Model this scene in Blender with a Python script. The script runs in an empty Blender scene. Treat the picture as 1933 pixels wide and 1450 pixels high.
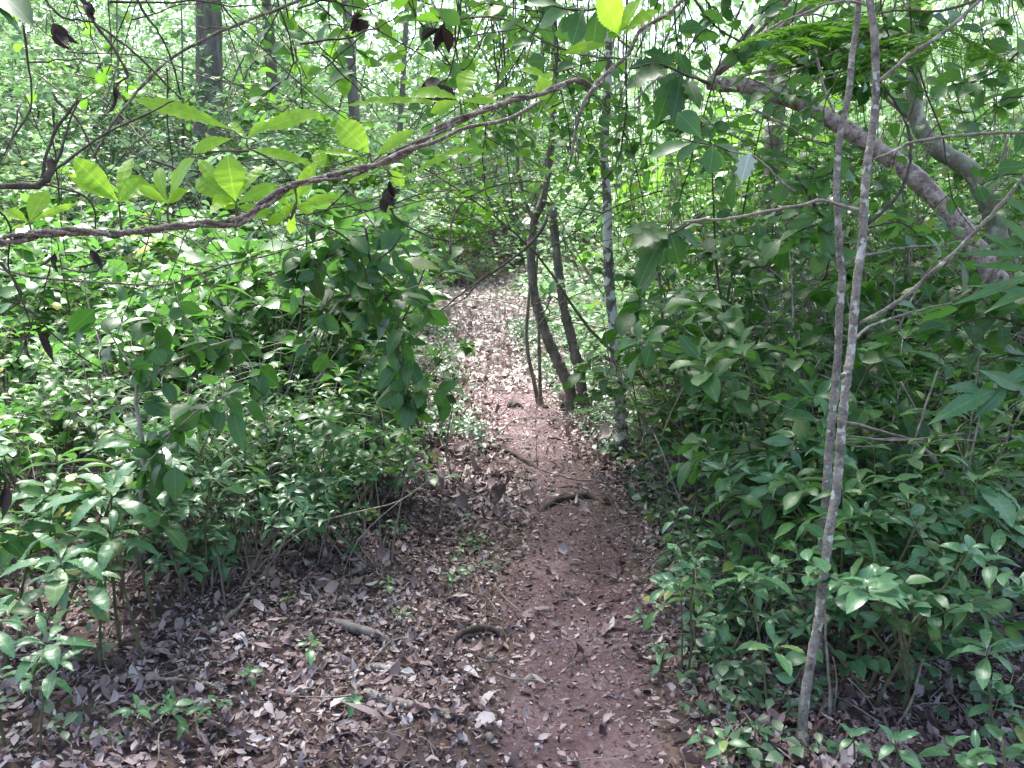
import bpy, math, random
import numpy as np
from mathutils import Vector

random.seed(11)
R = np.random.default_rng(11)
sc = bpy.context.scene
COL = sc.collection
# ------------------------------------------------------------------ camera
F = 1674.0                      # focal length in pixels of the 1933 x 1450 photograph
CAM = np.array([0.0, 0.0, 1.5])
PITCH = math.atan(275 / F)
FW = np.array([0, math.cos(PITCH), -math.sin(PITCH)])
UP = np.array([0, math.sin(PITCH), math.cos(PITCH)])
cd = bpy.data.cameras.new('camera'); cam = bpy.data.objects.new('camera', cd); COL.objects.link(cam)
cam.location = CAM; cam.rotation_euler = (math.pi / 2 - PITCH, 0, 0)
cd.sensor_fit = 'HORIZONTAL'; cd.angle = 2 * math.atan(966.5 / F); cd.clip_end = 500; cd.clip_start = 0.05
sc.camera = cam

def ray(px, py):
    return FW + np.array([(px - 966.5) / F, 0, 0]) - UP * ((py - 725) / F)
def at(px, py, d):
    r = ray(px, py); return CAM + r * (d / r[1])
def proj(p):
    q = np.asarray(p, float) - CAM
    z = q @ FW
    return 966.5 + F * q[0] / z, 725 - F * (q @ UP) / z

def ss(a, b, x):
    t = np.clip((x - a) / (b - a), 0, 1); return t * t * (3 - 2 * t)
_py = np.array([-4, 0, 2.5, 3.9, 5.0, 6.6, 7.6, 10, 14, 18, 21, 24, 28])
_px = np.array([0.0, 0.1, 0.19, 0.29, 0.36, 0.19, 0.09, -0.24, -0.55, -0.88, -1.25, -2.2, -4.5])
def xp(y):
    y = np.asarray(y, float); s = 0
    for k in (-0.6, -0.3, 0, 0.3, 0.6): s = s + np.interp(y + k, _py, _px)
    return s / 5
def gz(x, y):
    x = np.asarray(x, float); y = np.asarray(y, float); u = x - xp(y)
    z = 0.045 * np.logaddexp(0, (y - 7.5) * 1.5) / 1.5
    yh = np.logaddexp(0, (y - 8) * 0.8) / 0.8
    z = z + 0.20 * np.minimum(yh, 34) * ss(0.5, 5.0, -u)
    z = z + 0.09 * np.minimum(yh, 34) * ss(0.6, 5.0, u)
    z = z + 0.16 * np.logaddexp(0, (np.minimum(y, 34) - 20.5)) * ss(9, 2, np.abs(u))
    z = z + 0.16 * ss(0.5, 1.8, np.abs(u)) * ss(1, 4, y)
    z = z + 0.022 * np.sin(x * 3.1 + y * 1.3) * np.sin(y * 2.3 - x * .7) + 0.015 * np.sin(x * 6.2 - 1.7 * y + 1) * np.cos(y * 4.9)
    z = z - 0.05 * np.exp(-(u / 0.4) ** 2) * ss(14, 9, y)
    return z
def gpx(px, py):
    """the point where the ray through a photograph pixel meets the ground"""
    r = ray(px, py); a = 1.0
    while a < 60:
        p = CAM + r * (a / r[1])
        if p[2] < gz(p[0], p[1]):
            lo, hi = a - 0.1, a
            for _ in range(20):
                m = (lo + hi) / 2; q = CAM + r * (m / r[1])
                if q[2] < gz(q[0], q[1]): hi = m
                else: lo = m
            q = CAM + r * (hi / r[1]); q[2] = gz(q[0], q[1]); return q
        a += 0.1
    return CAM + r * (40 / r[1])

# ------------------------------------------------------------------ mesh building
class MB:
    def __init__(s): s.v = []; s.q = []; s.t = []; s.uv = []; s.tint = []; s.n = 0
    def add(s, v, f, uv=None, tint=None):
        v = np.asarray(v, float).reshape(-1, 3); f = np.asarray(f, int)
        s.v.append(v); (s.q if f.shape[1] == 4 else s.t).append(f + s.n)
        s.uv.append(np.zeros((len(v), 2)) if uv is None else uv)
        s.tint.append(np.full(len(v), .5) if tint is None else np.broadcast_to(tint, (len(v),)))
        s.n += len(v)
    def build(s, name, mat, parent=None, origin=(0, 0, 0), smooth=True):
        me = bpy.data.meshes.new(name)
        if s.n:
            v = np.concatenate(s.v) - np.asarray(origin, float)
            parts = []; tot = []
            for lst, k in ((s.q, 4), (s.t, 3)):
                if lst:
                    a = np.concatenate(lst); parts.append(a.ravel()); tot.append(np.full(len(a), k))
            li = np.concatenate(parts); tot = np.concatenate(tot); st = np.concatenate([[0], np.cumsum(tot)[:-1]])
            me.vertices.add(len(v)); me.vertices.foreach_set('co', v.astype(np.float32).ravel())
            me.loops.add(len(li)); me.loops.foreach_set('vertex_index', li.astype(np.int32))
            me.polygons.add(len(tot)); me.polygons.foreach_set('loop_start', st.astype(np.int32))
            me.polygons.foreach_set('loop_total', tot.astype(np.int32))
            me.polygons.foreach_set('use_smooth', np.full(len(tot), smooth))
            uv = np.concatenate(s.uv)[li]
            l = me.uv_layers.new(name='UVMap'); l.data.foreach_set('uv', uv.astype(np.float32).ravel())
            at_ = me.attributes.new('tint', 'FLOAT', 'POINT'); at_.data.foreach_set('value', np.concatenate(s.tint).astype(np.float32))
            me.update(); me.validate()
        me.materials.append(mat)
        o = bpy.data.objects.new(name, me); COL.objects.link(o)
        if parent is not None: o.parent = parent
        else: o.location = origin
        return o

def smooth_line(pts, sub):
    p = np.asarray(pts, float)
    if len(p) < 3:
        t = np.linspace(0, 1, sub + 2)[:, None]; return p[0] * (1 - t) + p[-1] * t
    e = np.vstack([2 * p[0] - p[1], p, 2 * p[-1] - p[-2]]); out = []
    for i in range(len(p) - 1):
        a, b, c, d = e[i:i + 4]
        for k in range(sub):
            t = k / sub
            out.append(0.5 * (2 * b + (c - a) * t + (2 * a - 5 * b + 4 * c - d) * t * t + (3 * b - a - 3 * c + d) * t ** 3))
    out.append(p[-1]); return np.array(out)

def tube(mb, pts, r0, r1=None, sides=6, sub=4, wob=0.0, knots=0.0, tint=None):
    """a tapered round stem along a smooth line; wob bends it, knots swells it unevenly"""
    r1 = r0 if r1 is None else r1
    p = smooth_line(pts, sub); n = len(p)
    if wob: p[1:-1] += R.normal(0, wob, (n - 2, 3))
    t = np.gradient(p, axis=0); t /= np.linalg.norm(t, axis=1)[:, None] + 1e-9
    a = np.array([0.31, 0.2, 0.93]) if abs(t[0][2]) < .9 else np.array([1.0, 0.1, 0])
    nx = np.cross(t[0], a); nx /= np.linalg.norm(nx); X = [nx]
    for i in range(1, n):
        q = X[-1] - t[i] * (X[-1] @ t[i]); X.append(q / (np.linalg.norm(q) + 1e-9))
    X = np.array(X); Y = np.cross(t, X)
    rr = np.linspace(r0, r1, n)
    if knots: rr = rr * (1 + knots * R.normal(0, 1, n))
    th = np.arange(sides) / sides * 2 * math.pi
    ring = np.cos(th)[None, :, None] * X[:, None, :] + np.sin(th)[None, :, None] * Y[:, None, :]
    irr = 1 + (knots * .7 * R.normal(0, 1, (n, sides, 1)) if knots else 0)
    v = (p[:, None, :] + ring * rr[:, None, None] * irr).reshape(-1, 3)
    v = np.vstack([v, p[0], p[-1]])
    i, j = np.meshgrid(np.arange(n - 1), np.arange(sides), indexing='ij'); j2 = (j + 1) % sides
    f = np.stack([i * sides + j, i * sides + j2, (i + 1) * sides + j2, (i + 1) * sides + j], -1).reshape(-1, 4)
    k = np.arange(sides); k2 = (k + 1) % sides
    cap = np.vstack([np.stack([k2, k, np.full(sides, n * sides)], 1), np.stack([(n - 1) * sides + k, (n - 1) * sides + k2, np.full(sides, n * sides + 1)], 1)])
    tv = R.random() if tint is None else tint
    base = mb.n
    mb.add(v, f, None, np.full(len(v), tv)); mb.t.append(cap + base)
    return p

def template(prof):
    """half leaf outline as (along, half width) stations -> midrib plus two edges"""
    prof = np.asarray(prof, float); K = len(prof)
    tt = np.repeat(prof[:, 0], 3); s_ = np.stack([-prof[:, 1], 0 * prof[:, 1], prof[:, 1]], 1).ravel()
    f = []
    for i in range(K - 1):
        a = 3 * i; f += [[a, a + 1, a + 4, a + 3], [a + 1, a + 2, a + 5, a + 4]]
    return tt, s_, np.array(f)
def outline(fn, K, teeth=0.0):
    t = np.linspace(0, 1, K); w = np.array([fn(x) for x in t])
    if teeth: w = w * (1 + teeth * np.where(np.arange(K) % 2 == 0, -1, 1)); 
    w[0] = 0.03; w[-1] = 0.015
    if teeth: t[2:-1:2] -= 0.25 / K
    return template(np.stack([t, w], 1))
T_OVAL = outline(lambda t: math.sin(math.pi * t ** 0.85) ** .8 if 0 < t < 1 else 0, 6)
T_OVALF = outline(lambda t: math.sin(math.pi * t ** 0.85) ** .8 if 0 < t < 1 else 0, 4)
T_OBOV = outline(lambda t: (math.sin(math.pi * t ** 1.7) ** .75 if 0 < t < 1 else 0), 9)
T_TOOTH = outline(lambda t: (math.sin(math.pi * t ** 1.4) ** .8 if 0 < t < 1 else 0), 27, 0.05)
T_LANCE = outline(lambda t: math.sin(math.pi * t ** 0.8) ** 1.1 if 0 < t < 1 else 0, 7)
T_ROUND = outline(lambda t: math.sin(math.pi * t ** 0.75) ** .5 if 0 < t < 1 else 0, 6)
T_LOBE = template([(0, .03), (.1, .25), (.2, .62), (.27, .9), (.33, .62), (.4, .7), (.5, .92), (.56, .6), (.63, .62), (.72, .72), (.78, .46), (.88, .25), (1, .02)])
T_LIT = template([(0, .06), (.3, .85), (.65, .8), (1, .03)])
T_BIT = template([(0, .3), (.55, 1), (1, .15)])

def nrmz(a): return a / (np.linalg.norm(a, axis=-1, keepdims=True) + 1e-9)
def leaves(mb, tm, base, d, nr, L, W, droop=.5, fold=.25, tint=None, twist=0.0, rag=0.0):
    base = np.atleast_2d(base); N = len(base)
    d = nrmz(np.atleast_2d(d) * np.ones((N, 1))); nr = np.atleast_2d(nr) * np.ones((N, 1))
    nr = nr - d * np.sum(nr * d, 1, keepdims=True); nr = nrmz(nr + 1e-6); sd = np.cross(d, nr)
    L = np.broadcast_to(L, (N,)); W = np.broadcast_to(W, (N,)); droop = np.broadcast_to(droop, (N,)); fold = np.broadcast_to(fold, (N,))
    tt, s_, f = tm; nv = len(tt)
    al = L[:, None] * (tt[None] - (droop[:, None] ** 2) * tt[None] ** 3 / 6)
    dn = -L[:, None] * droop[:, None] * tt[None] ** 2 / 2
    w = W[:, None] * s_[None]
    lift = np.abs(w) * np.sin(fold)[:, None]; w = w * np.cos(fold)[:, None]
    if twist:
        tw = R.normal(0, twist, (N, 1)) * tt[None]; lift = lift + w * np.sin(tw); w = w * np.cos(tw)
    wav = L[:, None] * 0.012 * R.normal(0, 1, (N, nv)) * (np.abs(s_)[None] > .3)
    v = base[:, None] + al[..., None] * d[:, None] + (dn + lift + wav)[..., None] * nr[:, None] + w[..., None] * sd[:, None]
    if rag: v = v + R.normal(0, 1, v.shape) * (L * rag)[:, None, None]
    tint = R.random(N) if tint is None else np.broadcast_to(tint, (N,))
    uv = np.stack([.5 + .5 * s_, tt], 1)
    ff = (f[None] + (np.arange(N) * nv)[:, None, None]).reshape(-1, 4)[:, ::-1]
    mb.add(v.reshape(-1, 3), ff, np.tile(uv, (N, 1)), np.repeat(tint, nv))

def rv(n, s=1.0): return R.normal(0, s, (n, 3))

# ------------------------------------------------------------------ materials
def mat(name):
    m = bpy.data.materials.new(name); m.use_nodes = True; nt = m.node_tree; nt.nodes.clear()
    return m, nt, lambda t, **k: _n(nt, t, **k)
def _n(nt, t, **k):
    n = nt.nodes.new(t)
    for a, b in k.items(): setattr(n, a, b)
    return n
def ramp(nt, stops, fac):
    r = nt.nodes.new('ShaderNodeValToRGB'); e = r.color_ramp.elements
    while len(e) < len(stops): e.new(.5)
    for el, (p, c) in zip(e, stops): el.position = p; el.color = (*c, 1)
    nt.links.new(fac, r.inputs[0]); return r.outputs[0]
def math_(nt, op, a, b=None):
    n = nt.nodes.new('ShaderNodeMath'); n.operation = op
    for i, x in enumerate((a, b)):
        if x is None: continue
        if isinstance(x, (int, float)): n.inputs[i].default_value = x
        else: nt.links.new(x, n.inputs[i])
    return n.outputs[0]

def leaf_mat(name, c0, c1, tc, rough=.42, trans=.35, veins=True, old=None, spec=.5):
    m, nt, N = mat(name); L = nt.links.new
    a = N('ShaderNodeAttribute', attribute_name='tint'); oi = N('ShaderNodeObjectInfo')
    f = math_(nt, 'ADD', math_(nt, 'MULTIPLY', a.outputs['Fac'], .6), math_(nt, 'MULTIPLY', oi.outputs['Random'], .4))
    st = [(0, c0), (.85, c1)]
    if old: st = [(0, c0), (.78, c1), (.93, old)]
    col = ramp(nt, st, f)
    if veins:
        uv = N('ShaderNodeUVMap'); sp = N('ShaderNodeSeparateXYZ'); L(uv.outputs[0], sp.inputs[0])
        au = math_(nt, 'ABSOLUTE', math_(nt, 'SUBTRACT', sp.outputs[0], .5))
        mid = math_(nt, 'LESS_THAN', au, .022)
        side = math_(nt, 'GREATER_THAN', math_(nt, 'SINE', math_(nt, 'MULTIPLY', math_(nt, 'SUBTRACT', sp.outputs[1], math_(nt, 'MULTIPLY', au, .35)), 75.0)), .86)
        vf = math_(nt, 'MINIMUM', math_(nt, 'ADD', math_(nt, 'MULTIPLY', mid, .5), math_(nt, 'MULTIPLY', side, .16)), .6)
        mx = N('ShaderNodeMix', data_type='RGBA'); L(vf, mx.inputs[0]); L(col, mx.inputs[6]); mx.inputs[7].default_value = (*[min(1, c * 1.6 + .05) for c in c1], 1)
        col = mx.outputs[2]
        nz = N('ShaderNodeTexNoise'); nz.inputs['Scale'].default_value = 60
        tc_ = N('ShaderNodeTexCoord'); L(tc_.outputs['Object'], nz.inputs['Vector'])
        mm = N('ShaderNodeMix', data_type='RGBA', blend_type='MULTIPLY'); mm.inputs[0].default_value = .35
        L(col, mm.inputs[6]); L(ramp(nt, [(.3, (.6, .6, .6)), (.7, (1.2, 1.2, 1.2))], nz.outputs[0]), mm.inputs[7]); col = mm.outputs[2]
        ns = N('ShaderNodeTexNoise'); ns.inputs['Scale'].default_value = 38; ns.inputs['Detail'].default_value = 3; L(tc_.outputs['Object'], ns.inputs['Vector'])
        sp_ = N('ShaderNodeMix', data_type='RGBA'); L(ramp(nt, [(.66, (0, 0, 0)), (.71, (.7, .7, .7))], ns.outputs[0]), sp_.inputs[0]); L(col, sp_.inputs[6]); sp_.inputs[7].default_value = (.16, .12, .03, 1); col = sp_.outputs[2]
    p = N('ShaderNodeBsdfPrincipled'); p.inputs['Roughness'].default_value = rough; p.inputs['Specular IOR Level'].default_value = spec
    L(col, p.inputs['Base Color'])
    t = N('ShaderNodeBsdfTranslucent')
    tm = N('ShaderNodeMix', data_type='RGBA', blend_type='MULTIPLY'); tm.inputs[0].default_value = 1
    sc_ = N('ShaderNodeMix', data_type='RGBA'); sc_.inputs[0].default_value = .45
    L(col, sc_.inputs[6]); sc_.inputs[7].default_value = (*tc, 1)
    L(sc_.outputs[2], t.inputs['Color'])
    ms = N('ShaderNodeMixShader'); ms.inputs[0].default_value = trans
    L(p.outputs[0], ms.inputs[1]); L(t.outputs[0], ms.inputs[2])
    o = N('ShaderNodeOutputMaterial'); L(ms.outputs[0], o.inputs[0]); return m

def bark_mat(name, stops, scale=14, fine=70, bump=.4, stretch=(1, 1, .35), patch=None, rough=.85):
    m, nt, N = mat(name); L = nt.links.new
    tc = N('ShaderNodeTexCoord'); mp = N('ShaderNodeMapping'); mp.inputs['Scale'].default_value = stretch; L(tc.outputs['Object'], mp.inputs[0])
    n1 = N('ShaderNodeTexNoise'); n1.inputs['Scale'].default_value = scale; n1.inputs['Detail'].default_value = 6; L(mp.outputs[0], n1.inputs['Vector'])
    n2 = N('ShaderNodeTexNoise'); n2.inputs['Scale'].default_value = fine; n2.inputs['Detail'].default_value = 4; L(mp.outputs[0], n2.inputs['Vector'])
    f = math_(nt, 'ADD', math_(nt, 'MULTIPLY', n1.outputs[0], .6), math_(nt, 'MULTIPLY', n2.outputs[0], .4))
    col = ramp(nt, [(.34 + .32 * p, c) for p, c in stops], f)
    if patch:
        n3 = N('ShaderNodeTexNoise'); n3.inputs['Scale'].default_value = patch[1]; n3.inputs['Detail'].default_value = 3; L(tc.outputs['Object'], n3.inputs['Vector'])
        pf = ramp(nt, [(patch[2], (0, 0, 0)), (patch[2] + .05, (1, 1, 1))], n3.outputs[0])
        mx = N('ShaderNodeMix', data_type='RGBA'); L(pf, mx.inputs[0]); L(col, mx.inputs[6]); mx.inputs[7].default_value = (*patch[0], 1); col = mx.outputs[2]
    p = N('ShaderNodeBsdfPrincipled'); p.inputs['Roughness'].default_value = rough; L(col, p.inputs['Base Color'])
    b = N('ShaderNodeBump'); b.inputs['Strength'].default_value = bump; b.inputs['Distance'].default_value = .01; L(f, b.inputs['Height']); L(b.outputs[0], p.inputs['Normal'])
    o = N('ShaderNodeOutputMaterial'); L(p.outputs[0], o.inputs[0]); return m

M = {}
M['lime'] = leaf_mat('lime_leaf', (.15, .32, .02), (.28, .49, .045), (.60, 1, .08), rough=.34, trans=.62)
M['mid'] = leaf_mat('green_leaf', (.03, .095, .026), (.085, .195, .058), (.16, .42, .04), rough=.38, trans=.36, old=(.26, .26, .04))
M['dark'] = leaf_mat('dark_leaf', (.016, .056, .013), (.045, .125, .024), (.09, .32, .02), rough=.4, trans=.34)
M['teal'] = leaf_mat('sky_tinted_leaf', (.045, .125, .05), (.10, .22, .095), (.09, .26, .08), rough=.33, trans=.22, old=(.20, .26, .07))  # the bluish cast is sky reflection put into the base colour
M['feather'] = leaf_mat('feathery_leaf', (.06, .17, .02), (.12, .27, .03), (.25, .55, .04), rough=.5, trans=.42, veins=False)
M['far'] = leaf_mat('hillside_leaf', (.055, .15, .055), (.20, .315, .17), (.28, .50, .18), rough=.38, trans=.4, veins=False, old=(.30, .32, .10))  # colour lightened to carry the glare on distant foliage
M['cover'] = leaf_mat('ground_leaf', (.04, .095, .045), (.11, .18, .10), (.12, .26, .07), rough=.38, trans=.25, veins=False)
M['pale'] = leaf_mat('silvery_leaf', (.30, .40, .32), (.45, .52, .46), (.35, .5, .3), rough=.4, trans=.2)
M['dead'] = leaf_mat('dead_hanging_leaf', (.018, .012, .010), (.05, .032, .026), (.05, .025, .02), rough=.8, trans=.06, veins=False)
M['bark_grey'] = bark_mat('grey_bark', [(0, (.07, .058, .048)), (.5, (.19, .165, .14)), (1, (.32, .29, .25))], 24, 110, .6, (1, 1, 1.2), ((.42, .41, .37), 30, .58))
M['bark_pink'] = bark_mat('scaly_pinkish_bark', [(0, (.06, .04, .038)), (.35, (.27, .20, .19)), (.7, (.43, .34, .33)), (1, (.56, .47, .46))], 26, 80, .9, (1, 1, 1), ((.17, .13, .12), 11, .6))
M['bark_smooth'] = bark_mat('smooth_grey_bark', [(0, (.15, .14, .11)), (1, (.34, .32, .27))], 7, 40, .2, (1, 1, 1), ((.45, .45, .38), 9, .6))
M['bark_dark'] = bark_mat('dark_bark', [(0, (.05, .042, .036)), (.5, (.14, .118, .10)), (1, (.26, .225, .195))], 18, 80, .7, (1, 1, .3))
M['bark_white'] = bark_mat('lichen_bark', [(0, (.05, .042, .036)), (.5, (.12, .10, .085)), (1, (.2, .175, .15))], 14, 70, .5, (1, 1, .4), ((.52, .52, .48), 13, .49))
M['bark_far'] = bark_mat('weathered_bark', [(0, (.08, .065, .058)), (.5, (.16, .135, .12)), (1, (.26, .225, .20))], 6, 30, .6, (1, 1, .25))
M['vine'] = bark_mat('vine_bark', [(0, (.045, .033, .026)), (.5, (.14, .105, .085)), (1, (.27, .22, .185))], 40, 160, .8, (1, 1, 1), ((.36, .34, .29), 45, .6))
M['twig'] = bark_mat('dark_twig', [(0, (.02, .015, .012)), (.5, (.05, .038, .03)), (1, (.11, .09, .07))], 40, 120, .3, (1, 1, 1))
M['twig_pale'] = bark_mat('pale_twig', [(0, (.10, .08, .065)), (.5, (.20, .17, .14)), (1, (.34, .30, .25))], 30, 100, .3, (1, 1, 1))
M['stem'] = bark_mat('green_stem', [(0, (.04, .05, .02)), (.5, (.085, .085, .04)), (1, (.15, .13, .075))], 30, 90, .2, (1, 1, 1))
M['root'] = bark_mat('root_bark', [(0, (.018, .012, .01)), (.5, (.045, .03, .026)), (1, (.10, .07, .058))], 30, 90, .7, (1, 1, 1))

def soil(name, stops, bump=.6):
    m, nt, N = mat(name); L = nt.links.new
    tc = N('ShaderNodeTexCoord')
    n1 = N('ShaderNodeTexNoise'); n1.inputs['Scale'].default_value = 3.5; n1.inputs['Detail'].default_value = 8; n1.inputs['Roughness'].default_value = .65; L(tc.outputs['Object'], n1.inputs['Vector'])
    n2 = N('ShaderNodeTexNoise'); n2.inputs['Scale'].default_value = 45; n2.inputs['Detail'].default_value = 5; L(tc.outputs['Object'], n2.inputs['Vector'])
    f = math_(nt, 'ADD', math_(nt, 'MULTIPLY', n1.outputs[0], .68), math_(nt, 'MULTIPLY', n2.outputs[0], .32))
    col = ramp(nt, [(.32 + .36 * p, c) for p, c in stops], f)
    p = N('ShaderNodeBsdfPrincipled'); p.inputs['Roughness'].default_value = .9; L(col, p.inputs['Base Color'])
    b = N('ShaderNodeBump'); b.inputs['Strength'].default_value = bump; b.inputs['Distance'].default_value = .02; L(n2.outputs[0], b.inputs['Height']); L(b.outputs[0], p.inputs['Normal'])
    o = N('ShaderNodeOutputMaterial'); L(p.outputs[0], o.inputs[0]); return m
M['ground'] = soil('forest_soil', [(0, (.035, .022, .018)), (.5, (.07, .044, .036)), (1, (.12, .08, .065))])
M['path'] = soil('trodden_red_soil', [(0, (.026, .013, .013)), (.4, (.070, .038, .041)), (.6, (.107, .064, .069)), (1, (.175, .122, .128))], .9)
def litter_mat():
    m, nt, N = mat('fallen_leaf'); L = nt.links.new
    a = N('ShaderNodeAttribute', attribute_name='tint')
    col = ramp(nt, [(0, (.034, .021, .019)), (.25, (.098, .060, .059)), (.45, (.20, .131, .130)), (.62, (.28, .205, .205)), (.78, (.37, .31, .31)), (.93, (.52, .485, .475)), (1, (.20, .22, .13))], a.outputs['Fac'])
    p = N('ShaderNodeBsdfPrincipled'); p.inputs['Roughness'].default_value = .68; L(col, p.inputs['Base Color'])
    t = N('ShaderNodeBsdfTranslucent'); L(col, t.inputs[0]); ms = N('ShaderNodeMixShader'); ms.inputs[0].default_value = .1
    L(p.outputs[0], ms.inputs[1]); L(t.outputs[0], ms.inputs[2])
    o = N('ShaderNodeOutputMaterial'); L(ms.outputs[0], o.inputs[0]); return m
M['litter'] = litter_mat()

# ------------------------------------------------------------------ tags
def tag(o, label, cat, group=None, kind=None):
    o['label'] = label; o['category'] = cat
    if group: o['group'] = group
    if kind: o['kind'] = kind
    return o
def empty(name, loc, label='', cat='', group=None):
    o = bpy.data.objects.new(name, None); COL.objects.link(o); o.location = loc; o.empty_display_size = .1
    return tag(o, label, cat, group)
def kids(o): return list(o.children)
def copy_tree(o, parent=None):
    c = o.copy(); COL.objects.link(c)
    if parent is not None: c.parent = parent
    for ch in KIDS.get(o.name, []): copy_tree(ch, c)
    return c
KIDS = {}
def part(mb, name, m, root, origin):
    o = mb.build(name, m, root, origin); KIDS.setdefault(root.name, []).append(o); return o

# ------------------------------------------------------------------ the setting
def grid_axis(a, b, c, n1, d, n2): return np.concatenate([np.linspace(a, b, n2, endpoint=False), np.linspace(b, c, n1, endpoint=False), np.linspace(c, d, n2)])
gx = grid_axis(-70, -7, 7, 220, 70, 50); gy = np.concatenate([np.linspace(-12, 1, 20, endpoint=False), np.linspace(1, 12, 170, endpoint=False), np.linspace(12, 30, 120, endpoint=False), np.linspace(30, 100, 60)])
X, Y = np.meshgrid(gx, gy); Z = gz(X, Y)
mb = MB(); nx, ny = len(gx), len(gy)
i, j = np.meshgrid(np.arange(ny - 1), np.arange(nx - 1), indexing='ij')
mb.add(np.stack([X, Y, Z], -1), np.stack([i * nx + j, i * nx + j + 1, (i + 1) * nx + j + 1, (i + 1) * nx + j], -1).reshape(-1, 4))
tag(mb.build('ground', M['ground']), 'dark brown forest floor rising to a hillside on the left', 'ground', kind='structure')
mb = MB(); ys = np.linspace(-1, 20, 380); K = 13; vs = []
for y in ys:
    wl = .27 + .05 * math.sin(y * 2.1) + .04 * math.sin(y * 5.3 + 1); wr = .27 + .05 * math.sin(y * 1.7 + 2) + .04 * math.sin(y * 6.1)
    x = xp(y) + np.linspace(-wl, wr, K)
    lift = .012 * np.sin(np.linspace(0, math.pi, K)) ** .5 - .004
    vs.append(np.stack([x, np.full(K, y), gz(x, np.full(K, y)) + lift], 1))
i, j = np.meshgrid(np.arange(len(ys) - 1), np.arange(K - 1), indexing='ij')
mb.add(np.concatenate(vs), np.stack([i * K + j, i * K + j + 1, (i + 1) * K + j + 1, (i + 1) * K + j], -1).reshape(-1, 4))
tag(mb.build('path', M['path']), 'narrow trodden path of reddish brown soil winding into the forest', 'path', kind='structure')

# fallen leaves: nobody could count them
def litter(n, xr, yr, size, rel=None, bits=False):
    x = R.uniform(*xr, n); y = R.uniform(*yr, n)
    if rel: x = x + xp(y)
    u = np.abs(x - xp(y) + .05 * np.sin(y * 2.2)); keep = ss(.17, .46, u) * .96 + .04
    keep = np.maximum(keep, ss(8.2, 9.6, y) * .9); keep = np.maximum(keep, .16 * ss(4.6, 3.2, y)) 
    if bits: keep = keep * 0 + .8
    k = R.random(n) < keep; x, y = x[k], y[k]; n = len(x)
    patch = .5 + .5 * np.sin(x * 1.7 + 2 * np.sin(y * 1.1)) * np.sin(y * 1.9 + x)
    L = size * R.lognormal(0, .5, n); L = np.minimum(L, size * 2.8)
    z = gz(x, y) + R.uniform(.006, .03 if not bits else .012, n)
    a = R.uniform(0, 2 * math.pi, n); tilt = R.normal(0, .28, n)
    d = np.stack([np.cos(a), np.sin(a), tilt], 1); nr = np.stack([R.normal(0, .3, n), R.normal(0, .3, n), np.ones(n)], 1)
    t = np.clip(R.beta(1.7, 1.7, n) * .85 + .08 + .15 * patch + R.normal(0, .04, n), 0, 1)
    gl = ss(4, 9, y); t = np.clip(t - .07 * ss(9, 6, y), 0, .86); t = np.clip(t + .26 * ss(8, 10, y), 0, .97)  # near tint darkened in place of canopy shade; far leaves paler
    return np.stack([x, y, z], 1), d, nr, L, t
mb = MB()
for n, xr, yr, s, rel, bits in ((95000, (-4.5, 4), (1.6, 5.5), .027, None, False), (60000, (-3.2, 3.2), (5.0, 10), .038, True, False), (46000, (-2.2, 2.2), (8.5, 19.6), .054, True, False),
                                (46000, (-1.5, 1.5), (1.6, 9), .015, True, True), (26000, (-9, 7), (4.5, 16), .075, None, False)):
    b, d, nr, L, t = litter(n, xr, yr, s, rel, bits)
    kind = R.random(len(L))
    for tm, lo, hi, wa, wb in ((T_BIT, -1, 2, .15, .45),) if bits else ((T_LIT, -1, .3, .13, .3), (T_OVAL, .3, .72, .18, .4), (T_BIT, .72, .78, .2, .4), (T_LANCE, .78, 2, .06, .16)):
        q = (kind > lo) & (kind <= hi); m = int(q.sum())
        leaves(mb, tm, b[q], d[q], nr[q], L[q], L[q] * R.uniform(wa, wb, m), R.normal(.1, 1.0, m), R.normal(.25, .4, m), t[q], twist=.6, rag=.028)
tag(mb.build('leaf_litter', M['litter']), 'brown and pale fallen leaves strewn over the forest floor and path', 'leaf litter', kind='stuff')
mb = MB()
for _ in range(1700):
    y = R.uniform(1.9, 12); x = R.uniform(-3.5, 3.0) + xp(y)
    if abs(x - xp(y)) < .3 and R.random() < .7: continue
    a = R.uniform(0, 6.28); l = R.uniform(.08, .4); p = []
    for k in range(4):
        q = (k / 3 - .5) * l; xx, yy = x + math.cos(a) * q + R.normal(0, .012), y + math.sin(a) * q + R.normal(0, .012); p.append((xx, yy, gz(xx, yy) + .02 + R.uniform(0, .025)))
    tube(mb, p, R.uniform(.0015, .004), .001, sides=4, sub=2)
tag(mb.build('twig_litter', M['twig_pale']), 'thin broken twigs scattered among the fallen leaves', 'twig litter', kind='stuff')

mb = MB(); u_ = np.array([[math.cos(k * math.pi / 3) * math.cos(l), math.sin(k * math.pi / 3) * math.cos(l), math.sin(l)] for l in (-.6, .6) for k in range(6)] + [[0, 0, 1]])
for _ in range(420):
    y = R.uniform(1.8, 10); x = float(xp(y)) + R.normal(0, .28); s_ = .005 * R.lognormal(0, .55)
    v = u_ * (1 + R.normal(0, .18, (13, 1))) * [s_ * R.uniform(.8, 1.6), s_ * R.uniform(.8, 1.6), s_] + [x, y, float(gz(x, y)) + .010]
    b_ = mb.n; mb.add(v, [[k, (k + 1) % 6, 6 + (k + 1) % 6, 6 + k] for k in range(6)], None, np.full(13, R.random())); mb.t.append(np.array([[6 + k, 6 + (k + 1) % 6, 12] for k in range(6)]) + b_)
tag(mb.build('gravel', M['bark_far']), 'small grey pebbles scattered over the trodden soil of the path', 'gravel', kind='stuff')

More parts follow.
